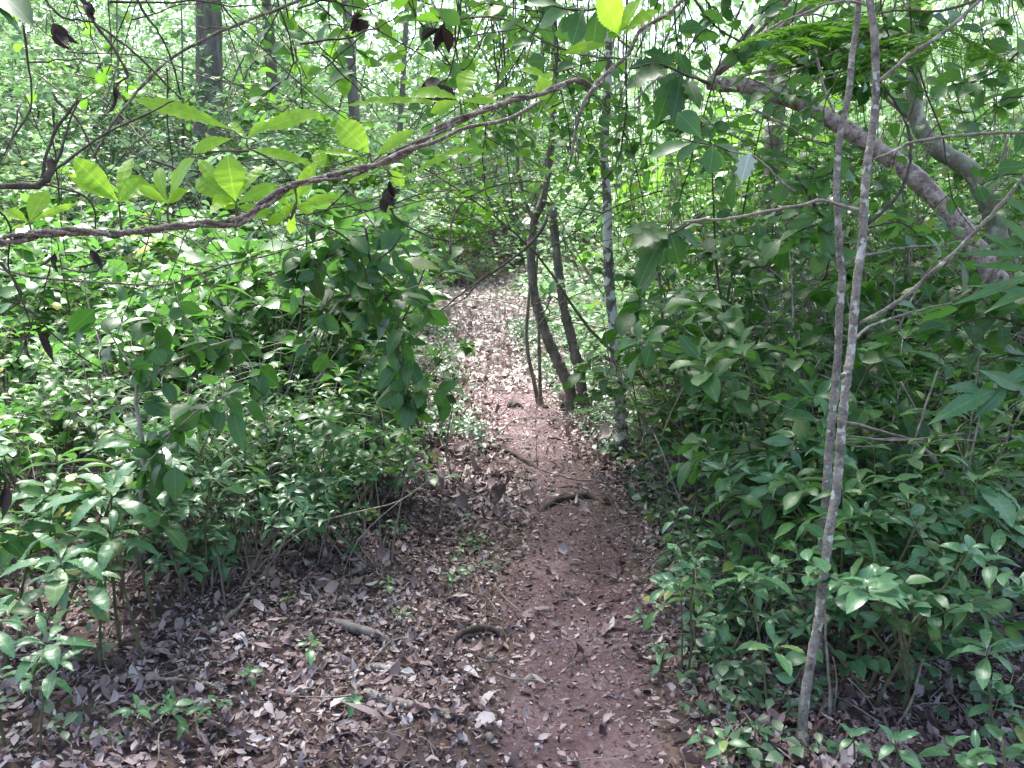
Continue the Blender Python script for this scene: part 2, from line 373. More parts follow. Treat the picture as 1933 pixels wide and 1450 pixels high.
# small ground plants and the green hillside: nobody could count them
def tufts(mb, n, pos, hgt, L0, per, tm, wf=.32, upb=.5):
    x, y = pos; n = len(x)
    bx = np.repeat(x, per) + R.normal(0, 1, n * per) * np.repeat(hgt, per) * .45; by = np.repeat(y, per) + R.normal(0, 1, n * per) * np.repeat(hgt, per) * .45
    bz = gz(bx, by) + np.repeat(hgt, per) * R.random(n * per) ** .7
    a = R.uniform(0, 6.28, n * per); d = np.stack([np.cos(a), np.sin(a), R.normal(.15, .4, n * per)], 1)
    nr = np.stack([R.normal(0, .45, n * per), R.normal(-.1, .45, n * per), np.ones(n * per)], 1)
    L = L0 * R.lognormal(0, .3, n * per)
    tt = np.clip(np.repeat(R.random(n), per) * .6 + R.random(n * per) * .4, 0, 1)
    leaves(mb, tm, np.stack([bx, by, bz], 1), d, nr, L, L * wf * R.uniform(.8, 1.2, n * per), R.uniform(.2, 1.0, n * per), R.uniform(.05, .4, n * per), tt)
mb = MB()
y = R.uniform(2.2, 13, 5200); sgn = np.where(R.random(5200) < .5, -1, 1); x = xp(y) + sgn * (.42 + R.exponential(.75, 5200))
patch = np.sin(x * 2.3 + y) * np.sin(y * 1.4 - x * 1.1) + np.where(sgn > 0, .35, -.45) + ss(4, 7, y) * .6
k = patch + R.normal(0, .3, 5200) > .1; x, y = x[k], y[k]
tufts(mb, 0, (x, y), R.uniform(.03, .14, len(x)), .045, 7, T_OVALF)
tag(mb.build('ground_cover', M['cover']), 'low small leaved green plants covering the path edges', 'ground cover', kind='stuff')

mb = MB(); N_ = 13500
y = 9 + 40 * R.random(N_) ** 1.25; x = R.uniform(-1, 1, N_) * (3 + y * .85); u = x - xp(y)
k = (np.abs(u) > .9) | (y > 18.6); x, y = x[k], y[k]
big = .5 + .5 * np.sin(x * .9 + 1.3 * np.sin(y * .5)) * np.sin(y * .8 + x * .4)
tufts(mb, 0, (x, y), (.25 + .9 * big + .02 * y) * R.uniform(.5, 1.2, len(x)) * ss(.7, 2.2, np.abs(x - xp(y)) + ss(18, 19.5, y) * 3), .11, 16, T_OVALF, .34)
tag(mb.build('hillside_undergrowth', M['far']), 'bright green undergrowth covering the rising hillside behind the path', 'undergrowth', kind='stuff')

mb = MB(); nc = 2100
cy = R.uniform(27, 60, nc); cx = R.uniform(-1.05, 1.05, nc) * cy; cz = gz(cx, cy) + 15 * R.random(nc) ** 1.15
cb = np.repeat(np.stack([cx, cy, cz], 1), 34, 0) + rv(nc * 34) * [1.1, 1.1, .7]; n = len(cb)
leaves(mb, T_OVALF, cb, rv(n) * [1, 1, .6] - [0, 0, .2], rv(n, .5) + [0, 0, 1], .30 * R.lognormal(0, .25, n), .10, R.uniform(.2, .9, n), .2, np.repeat(R.random(nc), 34) * .6 + R.random(n) * .4)
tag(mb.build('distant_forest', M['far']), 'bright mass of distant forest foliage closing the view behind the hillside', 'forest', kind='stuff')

# ------------------------------------------------------------------ plant prototypes
def bend_line(p0, d, l, k=4, sag=0.0, w=.12):
    d = np.asarray(d, float); d = d / np.linalg.norm(d); p = [np.asarray(p0, float)]
    for _ in range(k):
        d = d + R.normal(0, w, 3) + np.array([0, 0, -sag]); d = d / np.linalg.norm(d); p.append(p[-1] + d * l / k)
    return np.array(p)
def leaf_along(mb, line, n, L, wf, tm, t0=.15, droop=(.3, .9), upb=.6, jit=.25, spread=1.0):
    p = smooth_line(line, 6); tt = np.linspace(t0, 1, n) + R.normal(0, .02, n); tt = np.clip(tt, 0, 1) * (len(p) - 1)
    i0 = np.minimum(tt.astype(int), len(p) - 2); fr = (tt - i0)[:, None]; b = p[i0] * (1 - fr) + p[i0 + 1] * fr
    tg = nrmz(p[i0 + 1] - p[i0]); sd = np.cross(tg, [0, 0, 1.0]); sd = nrmz(sd + 1e-4)
    sg = np.where(np.arange(n) % 2 == 0, 1, -1)[:, None]
    d = tg * .55 + sd * sg * spread + rv(n, jit) + np.array([0, 0, .05])
    nr = np.array([0, 0, 1.0]) * upb + rv(n, .3)
    Ls = L * R.uniform(.7, 1.15, n)
    leaves(mb, tm, b, d, nr, Ls, Ls * wf * R.uniform(.85, 1.15, n), R.uniform(*droop, n), R.uniform(.1, .4, n), twist=.2)
def rosette(mb, tip, ax, n, L, wf, tm, elev=(.1, .8), droop=(.5, 1.1), tint=None):
    ax = np.asarray(ax, float) / np.linalg.norm(ax); e1 = np.cross(ax, [.3, .9, .1]); e1 /= np.linalg.norm(e1); e2 = np.cross(ax, e1)
    a = np.arange(n) * 2.4 + R.uniform(0, 6); el = np.linspace(elev[0], elev[1], n) + R.normal(0, .12, n)
    d = (np.cos(a)[:, None] * e1 + np.sin(a)[:, None] * e2) * np.cos(el)[:, None] + ax * np.sin(el)[:, None]
    nr = ax * np.cos(el)[:, None] - (np.cos(a)[:, None] * e1 + np.sin(a)[:, None] * e2) * np.sin(el)[:, None] + rv(n, .15)
    Ls = L * np.linspace(1.05, .6, n) * R.uniform(.85, 1.15, n)
    leaves(mb, tm, np.asarray(tip) + d * .006 - ax * np.linspace(.03, 0, n)[:, None], d, nr, Ls, Ls * wf * R.uniform(.85, 1.15, n), R.uniform(*droop, n), R.uniform(.15, .45, n), tint, twist=.15)

def P_seedling(h, tiers, n, L, wf, tm, leafm):
    """single stemmed seedling: a bent stem carrying leaf whorls"""
    r = empty('seedling', (0, 0, 0)); s = MB(); f = MB()
    ln = bend_line((0, 0, -.03), (R.normal(0, .12), R.normal(0, .12), 1), h, 4, 0, .08); tube(s, ln, .0045 + h * .004, .002, 5, 3)
    rosette(f, ln[-1], ln[-1] - ln[-2], n, L, wf, tm)
    for k in range(tiers):
        q = .45 + .45 * (k + R.random() * .5) / max(1, tiers); p = ln[0] * (1 - q) + ln[-1] * q
        p = smooth_line(ln, 6)[int(q * 24)]
        a = R.uniform(0, 6.28); tw = bend_line(p, (math.cos(a), math.sin(a), .7), L * R.uniform(.5, 1.2), 3, .03); tube(s, tw, .003, .0015, 4, 2)
        rosette(f, tw[-1], tw[-1] - tw[-2] + np.array([0, 0, .5 * L]), max(3, n - 2), L * .85, wf, tm)
    part(s, 'stem', M['stem'], r, (0, 0, 0)); part(f, 'foliage', M[leafm], r, (0, 0, 0)); return r
def P_shrub(h, w, nst, ntw, nl, L, wf, tm, leafm, stemm='stem', lo=.5):
    """several stemmed shrub with leafy twigs"""
    r = empty('shrub', (0, 0, 0)); s = MB(); f = MB()
    for _ in range(nst):
        a = R.uniform(0, 6.28); hh = h * R.uniform(.6, 1.05); sp = R.uniform(.1, 1) * w / h
        st = bend_line((R.normal(0, .03 + .06 * w), R.normal(0, .03 + .06 * w), -.05), (math.cos(a) * sp, math.sin(a) * sp, 1), hh, 5, .01, .1)
        tube(s, st, .004 + .004 * h, .0025, 5, 3); sl = smooth_line(st, 6)
        for k in range(ntw):
            q = R.uniform(lo, 1); p = sl[int(q * (len(sl) - 1))]; a2 = R.uniform(0, 6.28)
            tw = bend_line(p, (math.cos(a2), math.sin(a2), R.uniform(-.1, .9)), R.uniform(.4, 1) * w * .55, 4, .06, .18); tube(s, tw, .0028, .0012, 4, 2)
            leaf_along(f, tw, nl, L, wf, tm)
            if R.random() < .6: rosette(f, tw[-1], tw[-1] - tw[-2] + np.array([0, 0, .1]), 5, L, wf, tm)
        rosette(f, st[-1], st[-1] - st[-2], 6, L, wf, tm)
    part(s, 'stems', M[stemm], r, (0, 0, 0)); part(f, 'foliage', M[leafm], r, (0, 0, 0)); return r
def P_feather(h, n, L, leafm='feather'):
    """plant with twice divided feathery leaves"""
    r = empty('feathery_plant', (0, 0, 0)); s = MB(); f = MB()
    st = bend_line((0, 0, -.03), (R.normal(0, .15), R.normal(0, .15), 1), h, 4, 0, .08); tube(s, st, .004 + .004 * h, .003, 5, 3); sl = smooth_line(st, 6)
    for k in range(n):
        p = sl[int(R.uniform(.35, 1) * (len(sl) - 1))]; a = R.uniform(0, 6.28)
        frond(s, f, p, (math.cos(a), math.sin(a), R.uniform(.2, .9)), L * R.uniform(.7, 1.1))
    part(s, 'stem', M['stem'], r, (0, 0, 0)); part(f, 'foliage', M[leafm], r, (0, 0, 0)); return r
def frond(s, f, p, d, L, pairs=6, leaflets=9):
    rc = bend_line(p, d, L, 5, .09, .05); tube(s, rc, .0022, .001, 4, 2); rl = smooth_line(rc, 8)
    for q in np.linspace(.3, 1, pairs):
        i = int(q * (len(rl) - 1)); b = rl[i]; tg = nrmz((rl[min(i + 1, len(rl) - 1)] - rl[max(0, i - 1)])[None])[0]; sd = np.cross(tg, [0, 0, 1]); sd /= np.linalg.norm(sd) + 1e-6
        for sg in (-1, 1):
            pl = L * .36 * (1.2 - .5 * q); e = b + (tg * .6 + sd * sg) * pl * .86 + np.array([0, 0, -.12 * pl])
            t = np.repeat(np.linspace(.1, 1, leaflets), 2)[:, None]; bb = b * (1 - t) + e * t; ax = nrmz((e - b)[None])[0]; s2 = np.cross(ax, [0, 0, 1])
            d2 = ax * .35 + s2 * np.tile([[1.], [-1.]], (leaflets, 1)) + rv(2 * leaflets, .08)
            leaves(f, T_OVALF, bb, d2, np.array([[0, 0, 1.]]) + rv(2 * leaflets, .2), pl * .24, pl * .055, .3, .1)
def P_tangle(w, h, n, m='twig_pale', nleaf=20, leafm='mid'):
    """thicket of thin crossing stems"""
    r = empty('twig_thicket', (0, 0, 0)); s = MB(); f = MB()
    for _ in range(n):
        p0 = np.array([R.normal(0, w * .35), R.normal(0, w * .3), -.05]); a = R.uniform(0, 6.28); lean = R.uniform(.1, 1.1)
        ln = bend_line(p0, (math.cos(a) * lean, math.sin(a) * lean, 1), h * R.uniform(.5, 1.2), 6, R.uniform(.0, .16), .16); tube(s, ln, R.uniform(.003, .007), .0015, 4, 3)
        sl = smooth_line(ln, 6)
        for _ in range(2):
            p = sl[int(R.uniform(.25, .95) * (len(sl) - 1))]; tube(s, bend_line(p, rv(1)[0] + [0, 0, .4], h * R.uniform(.15, .45), 4, .08, .25), .0025, .001, 4, 2)
    q = int(nleaf)
    if q:
        b = np.stack([R.normal(0, w * .4, q), R.normal(0, w * .35, q), R.uniform(.15, 1, q) * h], 1)
        leaves(f, T_OVAL, b, rv(q) * [1, 1, .5], rv(q, .4) + [0, 0, 1], R.uniform(.06, .11, q), R.uniform(.02, .035, q), .6, .2)
    part(s, 'stems', M[m], r, (0, 0, 0))
    if q: part(f, 'foliage', M[leafm], r, (0, 0, 0))
    return r
def crown_leaves(mb, c, rad, nc, nl, L, tm=None, wf=.34, sig=.3):
    c = np.asarray(c, float); rad = np.asarray(rad, float)
    u = nrmz(rv(nc)) * (R.random(nc) ** .4)[:, None]; cs = c + u * rad
    b = np.repeat(cs, nl, 0) + rv(nc * nl) * (rad * sig * .6 + .05)
    n = len(b); d = rv(n) * [1, 1, .6] + [0, 0, -.15]; Ls = L * R.lognormal(0, .25, n)
    leaves(mb, tm or T_OVALF, b, d, rv(n, .5) + [0, 0, 1], Ls, Ls * wf, R.uniform(.2, .9, n), R.uniform(.05, .4, n))
    return cs

PLANTS = []          # (object, phrase, category, size) waiting for a label
def put(proto, name, x, y, s, phrase, cat, group, rz=None, used=set()):
    o = proto if proto.name not in used else copy_tree(proto)
    used.add(proto.name)
    o.location = (x, y, float(gz(x, y)) - .01); o.rotation_euler = (0, 0, R.uniform(0, 6.28) if rz is None else rz); o.scale = (s, s, s * R.uniform(.92, 1.1))
    o['category'] = cat; o['group'] = group; PLANTS.append((o, phrase, s)); return o

# ================================================================== hero pieces, each standing at its own distance
def PL(pts, d0, d1=None):
    """photograph pixels -> points in the place, distance running from d0 to d1"""
    d1 = d0 if d1 is None else d1
    return np.array([at(p[0], p[1], d0 + (d1 - d0) * k / max(1, len(pts) - 1)) for k, p in enumerate(pts)])
def leafpx(mb, tm, d, specs, tint=None, face=.85):
    for sp in specs:
        bx, by, tx, ty, w = sp[:5]; dd = sp[5] if len(sp) > 5 else R.normal(0, .05); dr = sp[6] if len(sp) > 6 else R.uniform(.25, .6)
        b = at(bx, by, d); t = at(tx, ty, d + dd); v = t - b; L = np.linalg.norm(v) * 1.04
        nr = np.array([0, -face, 1 - face * .5]) + R.normal(0, .16, 3)
        n0 = nrmz((nr - v * (nr @ v) / (v @ v))[None])[0]
        v2 = v + n0 * L * dr * .5
        leaves(mb, tm, b[None], v2[None], nr[None], L, w / 2 / F * d, dr, .2, None if tint is None else np.array([np.clip(tint + R.normal(0, .12), 0, 1)]))

# ---- the twisted vine with its fresh leaf shoots
V0 = [(-60, 462), (0, 455), (50, 447), (100, 440), (160, 438), (215, 440), (262, 436), (330, 427), (390, 424), (445, 420), (495, 385), (545, 356), (600, 334), (655, 322), (700, 317), (745, 300), (790, 270), (832, 244), (900, 212), (968, 186), (1010, 183), (1058, 166), (1086, 149), (1104, 156), (1120, 167), (1140, 143), (1178, 110), (1196, 86), (1212, 58), (1250, 28), (1290, -6), (1340, -60)]
vp = PL(V0, 2.35, 2.9); vroot = empty('vine', vp[9], 'long twisted brown vine with lime green leaf shoots arching across the top of the picture', 'vine')
full = smooth_line(vp, 8); nfull = len(full)
def strand(i0, i1, ph, rad, amp, turns):
    p = full[i0:i1].copy(); t = nrmz(np.gradient(p, axis=0)); a = nrmz(np.cross(t, [0, 1, 0])); b = np.cross(t, a)
    an = np.linspace(0, turns * 2 * math.pi, len(p)) + ph; am = amp * (.7 + .5 * np.sin(an * .37))
    q = p + a * (np.cos(an) * am)[:, None] + b * (np.sin(an) * am)[:, None]
    s = MB(); tube(s, q[::2], rad * .95, rad * .8, 8, 3, .001, .085); part(s, 'strand', M['vine'], vroot, vroot.location)
strand(0, nfull, 0, .0075, .0075, 9); strand(0, int(nfull * .80), 3.1, .0068, .0085, 8); strand(0, int(nfull * .36), 1.5, .0075, .008, 3.5)
strand(int(nfull * .36), int(nfull * .66), 1.0, .005, .017, 2)
sd = MB(); tube(sd, PL([(1120, 167), (1102, 195), (1086, 250), (1078, 300), (1070, 322)], 2.72), .006, .003, 6, 4)
tube(sd, PL([(1086, 250), (1092, 300), (1078, 330)], 2.72), .003, .002, 5, 4)
tube(sd, PL([(700, 318), (760, 286), (820, 268), (880, 241), (955, 226), (1020, 192)], 2.6), .006, .005, 6, 4)
part(sd, 'side_strand', M['vine'], vroot, vroot.location)
SH = [  # shoot: stem pixels, leaves (base, tip, width), tint
 ([(60, 447), (55, 418)], [(56, 420, 90, 362, 46), (54, 422, 20, 395, 16), (58, 420, 145, 385, 15), (54, 420, 2, 400, 20)], .8),
 ([(229, 436), (226, 405), (224, 380)], [(224, 380, 142, 302, 44), (224, 382, 136, 338, 24), (226, 378, 262, 338, 26), (224, 384, 300, 352, 26, .1), (226, 384, 250, 300, 30, .15)], .6),
 ([(320, 426), (316, 405), (318, 385)], [(318, 385, 366, 302, 42, -.1, .5), (318, 385, 238, 336, 32), (318, 385, 352, 362, 26), (318, 384, 262, 355, 24), (318, 385, 300, 318, 28, .1)], .5),
 ([(446, 421), (446, 400), (445, 380)], [(445, 380, 430, 297, 58), (445, 385, 372, 340, 40), (446, 385, 522, 350, 30), (446, 390, 512, 402, 22), (444, 385, 402, 388, 40, -.08), (445, 380, 376, 303, 26, .12), (447, 384, 560, 362, 16, .05), (448, 376, 500, 312, 26, .1), (446, 388, 400, 402, 28, -.15)], .65),
 ([(560, 350), (520, 305), (470, 280), (466, 262)], [(441, 246, 262, 190, 34, .05, .35), (470, 256, 604, 214, 34, .05, .55), (466, 262, 505, 232, 22), (464, 262, 436, 232, 16), (470, 258, 540, 222, 20, .12)], .9),
 ([(470, 285), (420, 285), (372, 290)], [(438, 262, 366, 288, 30, 0, .6)], .8),
 ([(556, 352), (560, 380), (548, 415)], [(560, 378, 598, 312, 34), (560, 380, 530, 412, 20), (556, 384, 590, 400, 22), (552, 395, 503, 360, 20), (556, 400, 548, 440, 18), (560, 390, 640, 372, 20)], .75),
 ([(520, 424), (530, 420)], [(500, 425, 540, 408, 24), (480, 412, 508, 402, 22)], .7),
 ([(706, 316), (700, 300), (698, 288)], [(698, 290, 638, 230, 52), (606, 318, 484, 284, 22, .05, .5), (708, 296, 780, 248, 26), (690, 300, 608, 288, 16), (612, 320, 600, 285, 30), (690, 312, 640, 330, 16)], .95),
 ([(728, 318), (740, 332)], [(730, 320, 762, 350, 24), (770, 335, 890, 280, 14, .1, .7), (700, 330, 660, 345, 18)], .7),
 ([(872, 228), (870, 205), (868, 188)], [(866, 188, 774, 178, 28, 0, .9), (868, 186, 888, 134, 38), (870, 190, 936, 192, 16, 0, .3), (866, 192, 814, 212, 24, 0, .6), (866, 198, 660, 200, 18, .2, .4)], .8),
 ([(1012, 184), (1010, 180)], [(1010, 186, 1042, 156, 44, -.05, .3), (1036, 146, 984, 131, 18, 0, .4), (1000, 168, 932, 178, 14, 0, .5), (1012, 182, 1042, 136, 20, .05)], .75),
 ([(1192, 92), (1170, 76), (1165, 68)], [(1164, 68, 1208, 4, 46, -.08, .2), (1150, 84, 1066, 100, 22, 0, .7), (1168, 66, 1130, -20, 60, -.1, .3), (1172, 70, 1240, 20, 26, .1)], .7),
]
for stem, lv, ti in SH:
    s = MB(); f = MB(); d = 2.42 + .5 * stem[0][0] / 1300
    tube(s, PL(stem, d), .004, .0025, 5, 3)
    for l in lv:   # petiole from the shoot to each leaf
        e = at(l[0], l[1], d); c = at(*stem[-1], d)
        if np.linalg.norm(e - c) > .008: tube(s, [c, (c + e) / 2 - [0, 0, .004], e], .002, .0015, 4, 2)
    leafpx(f, T_TOOTH if ti > .55 else T_OBOV, d, lv, ti, 1.0)
    so = part(s, 'shoot', M['stem'], vroot, vroot.location)
    lo = f.build('foliage', M['lime'], so, vroot.location)

# ---- bare twigs at the upper left, lianas and branches: each one a thing
def twig(name, label, cat, lines, m, group=None, lv=None, leafm='mid', kinds=None):
    """lines: (pixels, depth start, depth end, radius start, radius end); lv: foliage builder"""
    o0 = PL(lines[0][0], lines[0][1], lines[0][2])[0]
    if lv is None and len(lines) >= 1:
        s = MB(); tube(s, PL(*lines[0][:3]), *lines[0][3:], 6, 4, lines[0][3] * .25, .10)
        r = tag(s.build(name, M[m], None, o0), label, cat, group)
        for px, d0, d1, r0, r1 in lines[1:]: s = MB(); tube(s, PL(px, d0, d1), r0, r1, 6, 4, r0 * .25, .10); part(s, 'side_shoot', M[m], r, o0)
        return r
    r = empty(name, o0, label, cat, group)
    for i, (px, d0, d1, r0, r1) in enumerate(lines): s = MB(); tube(s, PL(px, d0, d1), r0, r1, 6, 4, r0 * .25, .10); part(s, 'side_shoot' if i else 'stem', M[m], r, o0)
    f = MB(); lv(f); part(f, 'foliage', M[leafm], r, o0); return r
G = 'bare dark twigs at the upper left'
twig('twig', 'thick knotted dark twig stub entering at the left edge with two thin shoots rising', 'twig', [([(-60, 352), (30, 352), (78, 346), (92, 330), (100, 300)], 2.2, 2.2, .007, .010), ([(80, 338), (86, 300), (108, 240), (148, 188)], 2.2, 2.25, .005, .003), ([(100, 318), (116, 285), (130, 230), (150, 190)], 2.2, 2.25, .004, .002), ([(76, 348), (150, 365), (178, 395), (180, 432)], 2.2, 2.3, .003, .002)], 'twig', G)
twig('twig', 'long straight dark twig slanting from the knotted stub up towards the right', 'twig', [([(96, 328), (150, 285), (203, 250), (283, 212), (330, 190)], 2.22, 2.5, .0045, .002)], 'twig', G)
twig('twig', 'pale brown liana slanting across the big background trunk at the upper left', 'twig', [([(175, 298), (225, 215), (290, 138), (340, 100), (400, 68), (470, 38), (560, 2), (620, -30)], 3.0, 3.4, .005, .007)], 'vine', G)
twig('twig', 'dark twig from the top edge bearing a curled brown dead leaf knob', 'twig', [([(78, -10), (100, 18), (124, 35), (150, 38), (182, 46), (240, 88), (290, 135), (342, 188)], 2.4, 2.5, .003, .003), ([(140, -20), (160, 8), (172, 28), (182, 48), (215, 95), (240, 140), (222, 158)], 2.4, 2.4, .007, .003), ([(222, 158), (215, 175), (192, 228)], 2.4, 2.4, .002, .0015)], 'twig', G)
twig('twig', 'thin dark twig hanging from the top edge beside the big background trunk', 'twig', [([(248, -20), (276, 30), (300, 62), (325, 118), (341, 180)], 2.5, 2.5, .004, .0025), ([(270, -10), (284, 15), (293, 26)], 2.5, 2.5, .003, .002)], 'twig', G)
twig('twig', 'thin dark thread like twig hanging near the upper left corner', 'twig', [([(44, 46), (52, 110), (61, 190), (48, 225), (20, 265), (8, 295)], 2.1, 2.1, .003, .0015)], 'twig', G)
twig('twig', 'pair of thin crossing twigs in front of the slender trunks, top left of centre', 'twig', [([(405, -10), (450, 50), (500, 95), (540, 135), (600, 185), (700, 260)], 3.0, 3.0, .003, .002), ([(690, 60), (640, 105), (580, 158), (560, 185), (530, 215)], 3.0, 3.0, .0025, .0015), ([(470, -10), (520, 60), (560, 110), (580, 150)], 3.0, 3.0, .002, .0015)], 'twig', G)
G2 = 'lianas crossing the middle of the picture'
twig('liana', 'dark looping liana hanging under the vine above the far path', 'liana', [([(736, 392), (752, 415), (800, 442), (850, 455), (880, 448), (960, 425)], 2.9, 3.0, .0035, .002), ([(850, 480), (852, 420), (872, 385), (920, 355), (990, 343), (1050, 345)], 2.9, 3.2, .004, .002), ([(735, 395), (800, 378), (885, 370), (920, 356)], 2.9, 2.9, .002, .002)], 'twig', G2)
twig('liana', 'dark slender branch slanting from the twin path trunks down over the far path', 'liana', [([(1033, 410), (1010, 450), (965, 490), (905, 530), (870, 555), (815, 600)], 4.2, 3.8, .009, .003), ([(905, 530), (880, 560), (850, 580)], 3.9, 3.9, .004, .002), ([(1250, 360), (1190, 378), (1140, 402), (1085, 440), (1035, 470)], 4.4, 4.2, .004, .003), ([(1140, 402), (1090, 392), (1050, 380)], 4.4, 4.4, .003, .002)], 'twig', G2)
twig('liana', 'long thin pale liana running level across the left thicket', 'liana', [([(-30, 500), (60, 522), (130, 530), (220, 535), (310, 538), (360, 522), (430, 500), (520, 478), (640, 440)], 2.7, 3.0, .004, .003), ([(265, 452), (300, 475), (370, 502), (430, 500)], 2.7, 2.8, .003, .002), ([(370, 505), (395, 535), (420, 580)], 2.8, 2.8, .003, .002)], 'vine', G2)
twig('liana', 'tangle of dark thin liana below the twisted vine at the far left', 'liana', [([(-20, 480), (20, 520), (40, 560), (10, 590), (-20, 600)], 2.4, 2.4, .004, .003), ([(-10, 390), (20, 430), (15, 500), (40, 560), (60, 620)], 2.4, 2.6, .003, .002), ([(95, 500), (80, 560), (60, 610), (50, 660)], 2.4, 2.4, .002, .001), ([(150, 505), (200, 492), (170, 515), (90, 500)], 2.4, 2.4, .003, .002), ([(0, 560), (60, 590), (110, 640), (180, 690), (300, 760)], 2.6, 3.0, .003, .002)], 'twig', G2)
twig('branch', 'thin pale branch running level left of the twin saplings under the leaning trunk', 'branch', [([(1290, 420), (1330, 414), (1378, 413), (1450, 398), (1510, 388), (1552, 378), (1590, 390), (1622, 396)], 2.9, 2.75, .004, .006)], 'twig_pale', 'branches at the right')
twig('branch', 'thin grey branch curving below the big pale leaf left of the leaning trunk', 'branch', [([(1375, 284), (1425, 297), (1448, 315), (1465, 332), (1485, 352), (1502, 362)], 2.9, 2.9, .003, .004), ([(1420, 206), (1487, 239), (1525, 262), (1560, 276)], 3.4, 3.4, .005, .004)], 'twig_pale', 'branches at the right')
twig('branch', 'brown branch at the top centre crossing dark leaves', 'branch', [([(860, 35), (940, 33), (990, 55), (1040, 85), (1110, 105), (1180, 112)], 3.3, 3.3, .004, .004), ([(940, 33), (905, 80), (880, 110)], 3.3, 3.3, .003, .002)], 'vine', 'branches at the right')
twig('liana', 'dark curved liana hooking down in front of the leaning pinkish trunk', 'liana', [([(1660, 150), (1680, 180), (1704, 217), (1718, 256), (1718, 300), (1712, 330), (1700, 362), (1668, 399), (1635, 424)], 3.2, 3.0, .004, .006)], 'twig', 'branches at the right')

# ---- hanging dead leaves (curled)
def dead(px, py, px2, py2, w, d, label, n=3):
    f = MB(); b = at(px, py, d); t = at(px2, py2, d); v = t - b; L = np.linalg.norm(v)
    for k in range(n + 1):
        leaves(f, T_TOOTH if k % 2 else T_LANCE, (b + v * R.uniform(0, .25) + R.normal(0, .003, 3))[None], (v + R.normal(0, .3, 3) * L)[None], (np.array([R.normal(0, .9), -.7, R.normal(0, .6)]))[None], L * R.uniform(.55, 1.05), w / F * d * R.uniform(.28, .45), R.uniform(-1.6, 1.6), R.uniform(.5, 1.1), twist=1.1)
    tube(f, [b - v * .4, b - v * .1, b + v * .2], .0012, .001, 4, 2)
    return tag(f.build('dead_leaf', M['dead'], None, b), label, 'dead leaf', 'curled dead leaves hanging in the twigs')
dead(100, 40, 118, 98, 34, 2.3, 'curled black brown dead leaf hanging near the top left corner')
dead(160, 0, 180, 40, 40, 2.35, 'crumpled dead leaf bunched on the twig at the top edge')
dead(215, 155, 222, 212, 20, 2.35, 'narrow shrivelled dead leaf below the knotted twig at the upper left', 2)
dead(690, 28, 655, 62, 40, 3.2, 'dark bunch of dead leaves high in front of the slender background trunk')
dead(838, 40, 822, 100, 42, 3.1, 'dark olive hanging leaf, high left of the top centre branch')
dead(812, 140, 800, 200, 56, 2.9, 'broad black shaded leaf just above the vine near top centre')
dead(168, 466, 190, 510, 20, 2.3, 'small dark dead leaf hanging just under the twisted vine', 2)
dead(98, 470, 100, 522, 22, 2.35, 'grey brown dead leaf hanging left of the small one under the vine', 2)
dead(70, 620, 82, 682, 26, 2.3, 'black dead leaf hanging over the left thicket', 2)
dead(48, 640, 58, 705, 16, 2.35, 'thin dark shrivelled leaf left of the black hanging one', 2)
dead(10, 905, 18, 968, 36, 2.0, 'reddish brown dead leaf at the left edge above the blue green seedlings', 2)
dead(735, 340, 742, 395, 40, 2.7, 'bunch of dead leaves caught where the vine branches', 4)

# ---- foliage hung from px lists
def spray(n, L, wf, tm, hang=.3, d=0.0, width=None):
    return n, L, wf, tm, hang
def leafy_lines(f, lines, per_m, L, wf, tm, hang=.35, tint=None, cam=.35, jit=.5):
    for px, d0, d1, *_ in lines:
        p = smooth_line(PL(px, d0, d1), 6); ln = np.sum(np.linalg.norm(np.diff(p, axis=0), axis=1)); n = max(3, int(per_m * ln))
        i = R.integers(0, len(p) - 1, n); b = p[i] + (p[i + 1] - p[i]) * R.random((n, 1)) + rv(n, .022); tg = nrmz(p[i + 1] - p[i])
        d = tg * .2 + rv(n, jit * 1.5) * [1, .8, .5] + [0, 0, -hang]; nr = rv(n, .5) + [0, -cam, .6]
        Ls = L * R.uniform(.65, 1.2, n); leaves(f, tm, b, d, nr, Ls, Ls * wf * R.uniform(.85, 1.15, n), R.uniform(.2, .8, n), R.uniform(.1, .35, n), tint, twist=.2)
LN = [([(590, 420), (640, 440), (672, 470), (690, 520), (700, 570)], 2.7, 2.7, .004, .003), ([(690, 430), (700, 500), (705, 560), (695, 620)], 2.75, 2.75, .004, .002), ([(660, 460), (600, 500), (560, 530)], 2.7, 2.7, .003, .002),
      ([(560, 470), (600, 500), (640, 545)], 2.65, 2.65, .003, .002), ([(700, 500), (740, 470), (760, 440)], 2.75, 2.75, .003, .002), ([(505, 520), (560, 500), (630, 480)], 2.7, 2.7, .003, .002), ([(620, 560), (600, 620), (595, 650)], 2.7, 2.7, .002, .0015)]
twig('liana', 'dense dark leaved liana clump hanging under the vine left of the path', 'liana', LN, 'twig', 'dark leaved hanging lianas', lambda f: leafy_lines(f, LN, 70, .07, .31, T_OVAL, .45), 'dark')
LN2 = [([(690, 470), (720, 540), (752, 600), (790, 640)], 2.8, 2.8, .003, .002), ([(752, 600), (752, 660), (760, 720), (775, 800)], 2.8, 2.8, .003, .002), ([(730, 700), (760, 735), (800, 745), (850, 740)], 2.8, 2.8, .0025, .0015), ([(700, 590), (735, 640), (760, 690)], 2.8, 2.8, .002, .0015), ([(770, 560), (800, 575), (820, 605)], 2.85, 2.85, .002, .0015)]
